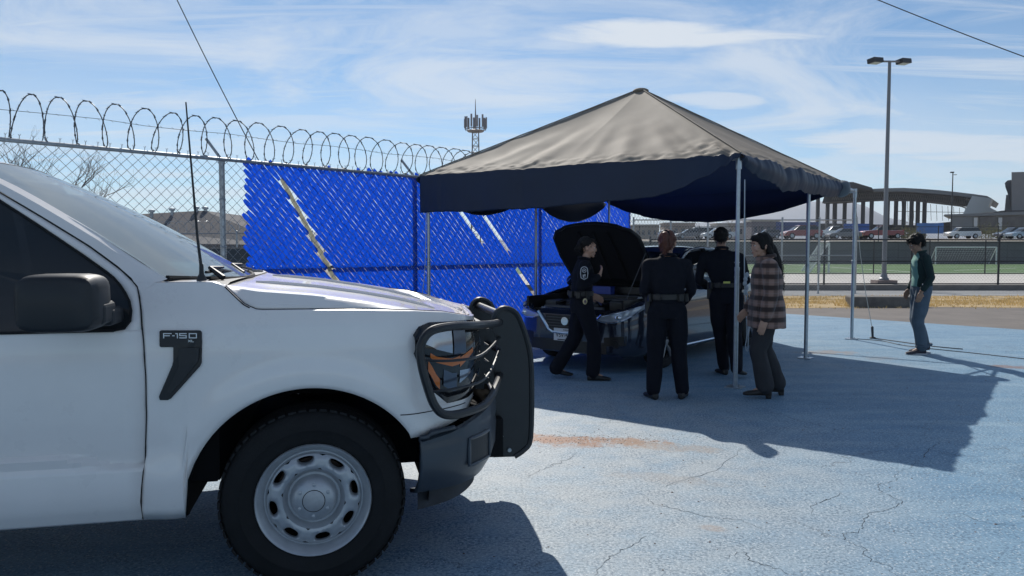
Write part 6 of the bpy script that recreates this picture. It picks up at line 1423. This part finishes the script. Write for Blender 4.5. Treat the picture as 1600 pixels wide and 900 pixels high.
def people():
    # 1. officer in profile beside the car, walking to the right, one hand raised to the chest (faces +x in the picture)
    h = 1.62; P = stand(h); P.update(skin=skin_l, tro=navy_uni, top=navy_uni, shoe=shoe_blk, female=True, hs=.97, sw=.165, hipw=.155, waist=.130,
        pelvis=(.0, -.02, .865), chest=(0, .0, 1.15), neck=(0, .01, 1.345), head=(0, .050, 1.485), hpitch=-.12, hyaw=-.12,
        shL=(-.165, .0, 1.29), elL=(-.22, -.04, 1.04), wrL=(-.16, .12, .95), shR=(.165, .0, 1.29), elR=(.21, -.06, 1.05), wrR=(.10, .17, 1.18), hdR=(-.1, .05, .08), pnR=(-.2, -1, .2),
        hipL=(-.085, 0, .83), knL=(-.09, -.02, .46), anL=(-.10, -.30, .105), hipR=(.085, .0, .83), knR=(.09, .12, .46), anR=(.09, .10, .085), toeL=(-.05, 1, 0), toeR=(.05, 1, 0), upL=.25, tr=(.105, .082, .068), flare=.008)
    P['knL'] = (-.09, -.08, .46)
    b, T, R, s = figure('police officer in dark navy uniform seen in profile, hand raised, before the open bonnet', (.80, 8.42, 0), radians(-88), P)
    hairshape(b, [('e', T(0, -.028, .045), (.080, .092, .082), R), ('e', T(0, -.075, -.0), (.066, .045, .070), R), ('e', T(0, .030, .092), (.058, .040, .022), R), ('l', [T(0, -.10, .0), T(0, -.125, -.03)], [.035, .028])], hair_blk)
    uni_extras(b, P, patch='R')
    # 2. officer with auburn ponytail, seen from behind
    h = 1.67; P = stand(h); P.update(skin=skin_l, tro=navy_uni, top=navy_uni, shoe=shoe_blk, female=True, hs=1.0, sw=.185, hipw=.172, waist=.145, hyaw=-.35,
        pelvis=(.0, 0, .90), chest=(0, 0, 1.185), neck=(0.0, -.01, 1.385), head=(.0, .01, 1.535),
        shL=(-.180, 0, 1.325), elL=(-.225, -.01, 1.06), wrL=(-.135, .15, .93), shR=(.180, 0, 1.325), elR=(.235, .0, 1.06), wrR=(.17, .15, .93),
        hipL=(-.09, 0, .86), knL=(-.105, .02, .48), anL=(-.125, -.02, .085), hipR=(.09, 0, .86), knR=(.12, .02, .48), anR=(.155, .0, .085), toeL=(-.25, 1, 0), toeR=(.35, 1, 0), tr=(.110, .082, .064), flare=.006)
    b, T, R, s = figure('officer in dark navy uniform with an auburn ponytail, seen from behind by the sedan', (1.52, 7.32, 0), radians(-2), P)
    hairshape(b, [('e', T(0, -.025, .040), (.082, .098, .090), R), ('e', T(0, -.07, -.01), (.070, .048, .072), R), ('e', T(0, .045, .085), (.055, .045, .03), R), ('l', [T(0, -.105, .085), T(0, -.140, .080), T(0, -.150, .02), T(0, -.135, -.06), T(0, -.125, -.10)], [.030, .036, .034, .028, .014])], hair_auburn)
    mb = MB(); c = T(0, -.112, .085); mb.tube([c+R @ V3(.030*cos(a), 0, .030*sin(a)) for a in [2*pi*k/16 for k in range(16)]], .010, 8, closed=True); mb.build('hair_tie', navy_uni, b, smooth=True)
    uni_extras(b, P)
    # 3. male officer from behind, leaning towards the car door
    h = 1.76; P = stand(h); P.update(skin=skin_t, tro=navy_uni, top=navy_uni, shoe=shoe_blk, sw=.215, hipw=.175, waist=.165, hyaw=-.25,
        pelvis=(.0, 0, .945), chest=(-.03, .02, 1.245), neck=(-.055, .03, 1.455), head=(-.06, .05, 1.605), yaw=0,
        shL=(-.255, .02, 1.385), elL=(-.31, .05, 1.11), wrL=(-.20, .22, 1.02), shR=(.155, .02, 1.375), elR=(.22, .0, 1.10), wrR=(.14, .18, 1.0),
        hipL=(-.09, 0, .90), knL=(-.06, .05, .50), anL=(-.01, .02, .085), hipR=(.09, 0, .90), knR=(.09, -.06, .50), anR=(.08, -.30, .115), toeL=(-.3, 1, 0), toeR=(.7, .9, 0), upR=.35, tr=(.116, .084, .064))
    b, T, R, s = figure('male police officer in black uniform, seen from behind at the sedan door', (2.50, 8.72, 0), radians(-8), P)
    hairshape(b, [('e', T(0, -.024, .045), (.079, .094, .082), R), ('e', T(0, -.065, .0), (.068, .045, .055), R)], hair_blk, wr=(.003, 40, 1))
    uni_extras(b, P, reflective=True)
    # 4. woman in the plaid coat, facing left, seen from the side
    pl = plaid(); P = stand(1.63); P.update(skin=skin_l, tro=mat('charcoal_trousers', (.030, .030, .034), .85, noise_amt=.15, noise_scale=12), top=pl, shoe=mat('dark_boots', (.018, .014, .012), .5), female=True, hs=1.02, sw=.17, hipw=.172, waist=.165, hyaw=.22, hpitch=-.10,
        pelvis=(.0, 0, .90), chest=(0, 0, 1.16), neck=(0, .02, 1.36), head=(0, .06, 1.505), jlen=.30, jg=1.20, hem=1.08, topname='plaid_coat', wr=(.010, 7, .6), sleeve=(.082, .072, .062),
        shL=(-.175, .01, 1.30), elL=(-.23, .0, 1.04), wrL=(-.23, .06, .80), shR=(.175, .01, 1.30), elR=(.22, .0, 1.04), wrR=(.16, .16, .86), slendL=.97,
        hipL=(-.09, 0, .86), knL=(-.09, .09, .48), anL=(-.10, .02, .10), hipR=(.09, 0, .86), knR=(.09, .0, .48), anR=(.10, -.14, .10), toeL=(-.08, 1, 0), toeR=(.12, 1, 0), tr=(.108, .084, .072), flare=.008, heel=.03, shoeL=.28)
    for k in ('anL', 'anR'): P[k] = (P[k][0], P[k][1], .115)
    b, T, R, s = figure('woman with long black hair and brown plaid coat standing beside the canopy pole', (2.53, 7.42, 0), radians(82), P)
    hairshape(b, [('e', T(0, -.018, .045), (.083, .100, .088), R), ('e', T(0, -.072, -.03), (.073, .050, .095), R), ('e', T(0, .060, .078), (.066, .035, .034), R), ('e', T(-.072, .012, .020), (.018, .034, .062), R), ('e', T(.072, .012, .020), (.018, .034, .062), R),
        ('l', [T(0, -.085, -.04), T(0, -.115, -.16), T(0, -.135, -.28), T(.01, -.150, -.36), T(.01, -.170, -.42)], [.062, .068, .060, .045, .018]), ('l', [T(-.065, -.04, -.02), T(-.070, -.08, -.16), T(-.05, -.115, -.30)], [.030, .032, .022])], hair_blk, wr=(.008, 22, .3))
    mb = MB(); N_ = Vector(P['neck']); mb.tube([N_+V3(.078*cos(a), .074*sin(a)-.005, .030-.02*sin(a)) for a in [2*pi*k/20 for k in range(20)]], .028, 10, closed=True); mb.build('coat_collar', pl, b, smooth=True)
    for z in (.55, .80, .38):
        mb = MB(); mb.lathe([(0, -.006), (.013, -.004), (.013, .002)], 12, (0.02, .175, z+.45), 'Y'); mb.build('button', shoe_blk, b)
    mb = MB(); 
    for sd in (-1,): mb.box((sd*.21, .04, .86), (.015, .15, .14), ry=.05)
    o = mb.build('pocket_flap', pl, b); bv = o.modifiers.new('b', 'BEVEL'); bv.width = .005
    # 5. man in the green top looking down, near the far right pole
    two = two_tone(); P = stand(1.70); P.update(skin=skin_t, tro=mat('washed_blue_jeans', (.082, .112, .148), .85, noise_amt=.22, noise_scale=7), top=two, shoe=mat('dark_sneaker', (.035, .03, .045), .7), sw=.185, hipw=.165, waist=.155, hyaw=.10, hpitch=-.42,
        pelvis=(.0, 0, .93), chest=(0, .0, 1.215), neck=(0, .02, 1.41), head=(0, .08, 1.545),
        shL=(-.18, .0, 1.345), elL=(-.235, -.05, 1.08), wrL=(-.20, .06, .88), shR=(.18, .0, 1.345), elR=(.22, .0, 1.08), wrR=(.19, .10, .90), hdL=(.05, .25, -1), jlen=.08,
        hipL=(-.09, 0, .89), knL=(-.09, .06, .50), anL=(-.085, .0, .09), hipR=(.09, 0, .89), knR=(.09, .03, .50), anR=(.09, -.10, .10), toeL=(-.1, 1, 0), toeR=(.1, 1, 0), upR=.2, tr=(.110, .085, .064), wr=(.008, 9, .8), slendL=.82, curl=.5)
    P['collar'] = mat('dark_green_knit', (.012, .035, .033), .9)
    b, T, R, s = figure('man with shaggy black hair in a dark green top and blue jeans, looking down', (5.72, 10.45, 0), radians(78), P)
    hairshape(b, [('e', T(0, -.018, .052), (.092, .108, .090), R), ('e', T(0, -.070, .0), (.080, .055, .070), R), ('e', T(-.01, .070, .085), (.064, .034, .034), R), ('l', [T(-.03, .080, .090), T(-.045, .098, .066)], [.022, .012]),
        ('e', T(-.078, .01, .035), (.022, .05, .045), R), ('e', T(.078, .01, .035), (.022, .05, .045), R)], hair_blk, wr=(.014, 26, 1))
    for sd in 'LR':
        a = Vector(P['an'+sd]); mb = MB(); mb.tube([a+V3(.068*cos(t), .072*sin(t)-.005, .03+.006*sin(3*t)) for t in [2*pi*k/16 for k in range(16)]], .017, 8, closed=True); mb.build('trouser_cuff', P['tro'], b, smooth=True)
        mb = MB(); R_ = []
        for t, w in ((-.065, .028), (-.04, .040), (.02, .043), (.10, .049), (.17, .045), (.205, .024)): c = a+V3(0, t, 0); R_.append([V3(c.x-w, c.y, .002), V3(c.x+w, c.y, .002), V3(c.x+w, c.y, .022), V3(c.x-w, c.y, .022)])
        mb.rings(R_); mb.build('shoe_sole', mat('white_sole', (.5, .5, .52), .7), b, smooth=True)
    mb = MB()
    for k in (0,): mb.tube([V3(-.205, .05, .97), V3(-.235, .01, 1.0), V3(-.225, .055, .985)], .010, 6)
    mb.build('wrist_band', MATS['white_label'], b)

def uni_extras(b, P, patch=None, reflective=False):
    pel = Vector(P['pelvis']); hw_ = P['hipw']
    bl = mat('duty_belt', (.010, .010, .011), .45)
    mb = MB(); R = []
    for z in (.085, .135):
        R.append([pel+V3((hw_+.004)*math.copysign(abs(cos(a))**.85, cos(a)), .138*math.copysign(abs(sin(a))**.9, sin(a)), z) for a in [2*pi*k/28 for k in range(28)]])
    R.append([p.lerp(pel+V3(0, 0, .14), .06) for p in R[1]]); R.insert(0, [p.lerp(pel+V3(0, 0, .08), .06) for p in R[0]])
    mb.rings(R); belt = mb.build('duty_belt', bl, b, smooth=True)
    for a, w, h, d in ((200, .05, .08, .035), (235, .06, .06, .03), (305, .06, .07, .035), (340, .05, .08, .035), (180, .045, .20, .05), (20, .04, .09, .03)):
        ca, sa = cos(radians(a)), sin(radians(a)); mb = MB(); mb.box(pel+V3((hw_+.018)*ca, .152*sa, .11-(h-.06)/2), (d, w, h), rz=radians(a)); o = mb.build('pouch' if h < .15 else 'holster', bl, belt); bv = o.modifiers.new('b', 'BEVEL'); bv.width = .008; bv.segments = 2
    if reflective:
        mb = MB(); mb.box(pel+V3(-.02, -.160, .145), (.075, .006, .022), rz=.0); mb.build('reflective_tag', mat('reflective_yellow', (.62, .62, .15), .4), b)
    if patch:
        c = Vector(P['shR']).lerp(Vector(P['elR']), .34)+V3(.064, .0, .0); em = mat('patch_white', (.50, .52, .55), .8); n = V3(-1, .02, .10)
        # shield outline with a ring emblem and a block below, as embroidered
        def loop(pts, r, m, nm): mb = MB(); mb.tube([c+V3(.004, y, z) for y, z in pts], r, 5, closed=True); return mb.build(nm, m, b)
        pts = [(.036*cos(radians(a)), .040+.030*sin(radians(a))) for a in range(0, 181, 20)]+[(-.040, .0), (-.034, -.05), (0, -.070), (.034, -.05), (.040, .0)]
        loop(pts, .0045, em, 'shoulder_patch'); loop([(.020*cos(radians(a)), .028+.020*sin(radians(a))) for a in range(0, 360, 24)], .0035, em, 'patch_emblem')
        mb = MB(); mb.box(c+V3(.003, -.001, .028), (.004, .020, .010), rx=.5); mb.box(c+V3(.003, .008, -.022), (.004, .011, .026)); mb.box(c+V3(.003, -.009, -.030), (.004, .012, .030)); mb.box(c+V3(.003, 0, -.052), (.004, .030, .006)); mb.build('patch_emblem', em, b)
        gold = mat('gold_badge', (.50, .42, .25), .35, .6); q = pel+V3(hw_+.022, .02, .03)
        mb = MB(); mb.ell(q, (.006, .026, .036), 16, 8); o = mb.build('belt_badge', gold, b, smooth=True); mb = MB(); mb.ell(q+V3(.005, 0, 0), (.004, .013, .018), 12, 6); mb.build('badge_centre', mat('badge_dark', (.10, .06, .08), .4), o, smooth=True)
def plaid():
    M = bpy.data.materials.new('brown_plaid_wool'); M.use_nodes = True; nt = M.node_tree; b = nt.nodes['Principled BSDF']; N = nt.nodes.new; L = nt.links.new
    tc = N('ShaderNodeTexCoord'); sp = N('ShaderNodeSeparateXYZ'); L(tc.outputs['Object'], sp.inputs[0])
    def m(op, a, c=0):
        n = N('ShaderNodeMath'); n.operation = op
        for i, q in enumerate((a, c)):
            if isinstance(q, (int, float)): n.inputs[i].default_value = q
            else: L(q, n.inputs[i])
        return n.outputs[0]
    def band(v, per, w, ph=0): 
        f = m('FRACT', m('ADD', m('DIVIDE', v, per), ph)); r = N('ShaderNodeMapRange'); r.interpolation_type = 'SMOOTHSTEP'; r.inputs[1].default_value = w-.08; r.inputs[2].default_value = w+.08; r.inputs[3].default_value = 1; r.inputs[4].default_value = 0; L(m('ABSOLUTE', m('SUBTRACT', f, .5)), r.inputs[0]); return r.outputs[0]
    hz = band(sp.outputs[2], .105, .22); hz2 = band(sp.outputs[2], .105, .035, .5); vz = band(m('ADD', sp.outputs[1], m('MULTIPLY', sp.outputs[0], .35)), .085, .20); 
    def mix(f, a, c):
        n = N('ShaderNodeMixRGB')
        for i, q in enumerate((f, a, c)):
            if isinstance(q, tuple): n.inputs[i].default_value = (*q, 1)
            else: L(q, n.inputs[i])
        return n.outputs[0]
    col = mix(m('MULTIPLY', hz, .92), (.27, .165, .13), (.026, .014, .012)); col = mix(m('MULTIPLY', vz, .5), col, (.035, .022, .022)); col = mix(m('MULTIPLY', hz2, .4), col, (.30, .24, .22))
    nz = N('ShaderNodeTexNoise'); nz.inputs['Scale'].default_value = 90; L(tc.outputs['Object'], nz.inputs['Vector']); bp = N('ShaderNodeBump'); bp.inputs['Strength'].default_value = .4; bp.inputs['Distance'].default_value = .004; L(nz.outputs[0], bp.inputs['Height']); L(bp.outputs[0], b.inputs['Normal'])
    L(col, b.inputs['Base Color']); b.inputs['Roughness'].default_value = .95; b.inputs['Sheen Weight'].default_value = .2; return M
def two_tone():
    M = bpy.data.materials.new('green_two_tone_knit'); M.use_nodes = True; nt = M.node_tree; b = nt.nodes['Principled BSDF']; N = nt.nodes.new; L = nt.links.new
    tc = N('ShaderNodeTexCoord'); sp = N('ShaderNodeSeparateXYZ'); L(tc.outputs['Object'], sp.inputs[0]); r = N('ShaderNodeMapRange'); r.inputs[1].default_value = .068; r.inputs[2].default_value = .074
    m1 = N('ShaderNodeMath'); m1.operation = 'ABSOLUTE'; L(sp.outputs[0], m1.inputs[0]); m2 = N('ShaderNodeMath'); m2.operation = 'LESS_THAN'; L(m1.outputs[0], m2.inputs[0]); m2.inputs[1].default_value = .13; m3 = N('ShaderNodeMath'); m3.operation = 'MULTIPLY'
    L(sp.outputs[1], r.inputs[0]); L(r.outputs[0], m3.inputs[0]); L(m2.outputs[0], m3.inputs[1])
    mx = N('ShaderNodeMixRGB'); L(m3.outputs[0], mx.inputs[0]); mx.inputs[1].default_value = (.010, .028, .028, 1); mx.inputs[2].default_value = (.19, .36, .31, 1); L(mx.outputs[0], b.inputs['Base Color']); b.inputs['Roughness'].default_value = .9; return M
people()

# ---------------------------------------------------------------- air
def air():
    mb = MB(); mb.box((0, 4150, 110), (8800, 9000, 226)); M = bpy.data.materials.new('thin_haze'); M.use_nodes = True; nt = M.node_tree; nt.nodes.clear()
    o = nt.nodes.new('ShaderNodeOutputMaterial'); v = nt.nodes.new('ShaderNodeVolumePrincipled'); v.inputs['Color'].default_value = (.86, .91, 1, 1); v.inputs['Density'].default_value = .00014; v.inputs['Anisotropy'].default_value = .3; nt.links.new(v.outputs[0], o.inputs['Volume'])
    tag(mb.build('haze', M), kind='stuff')
air()
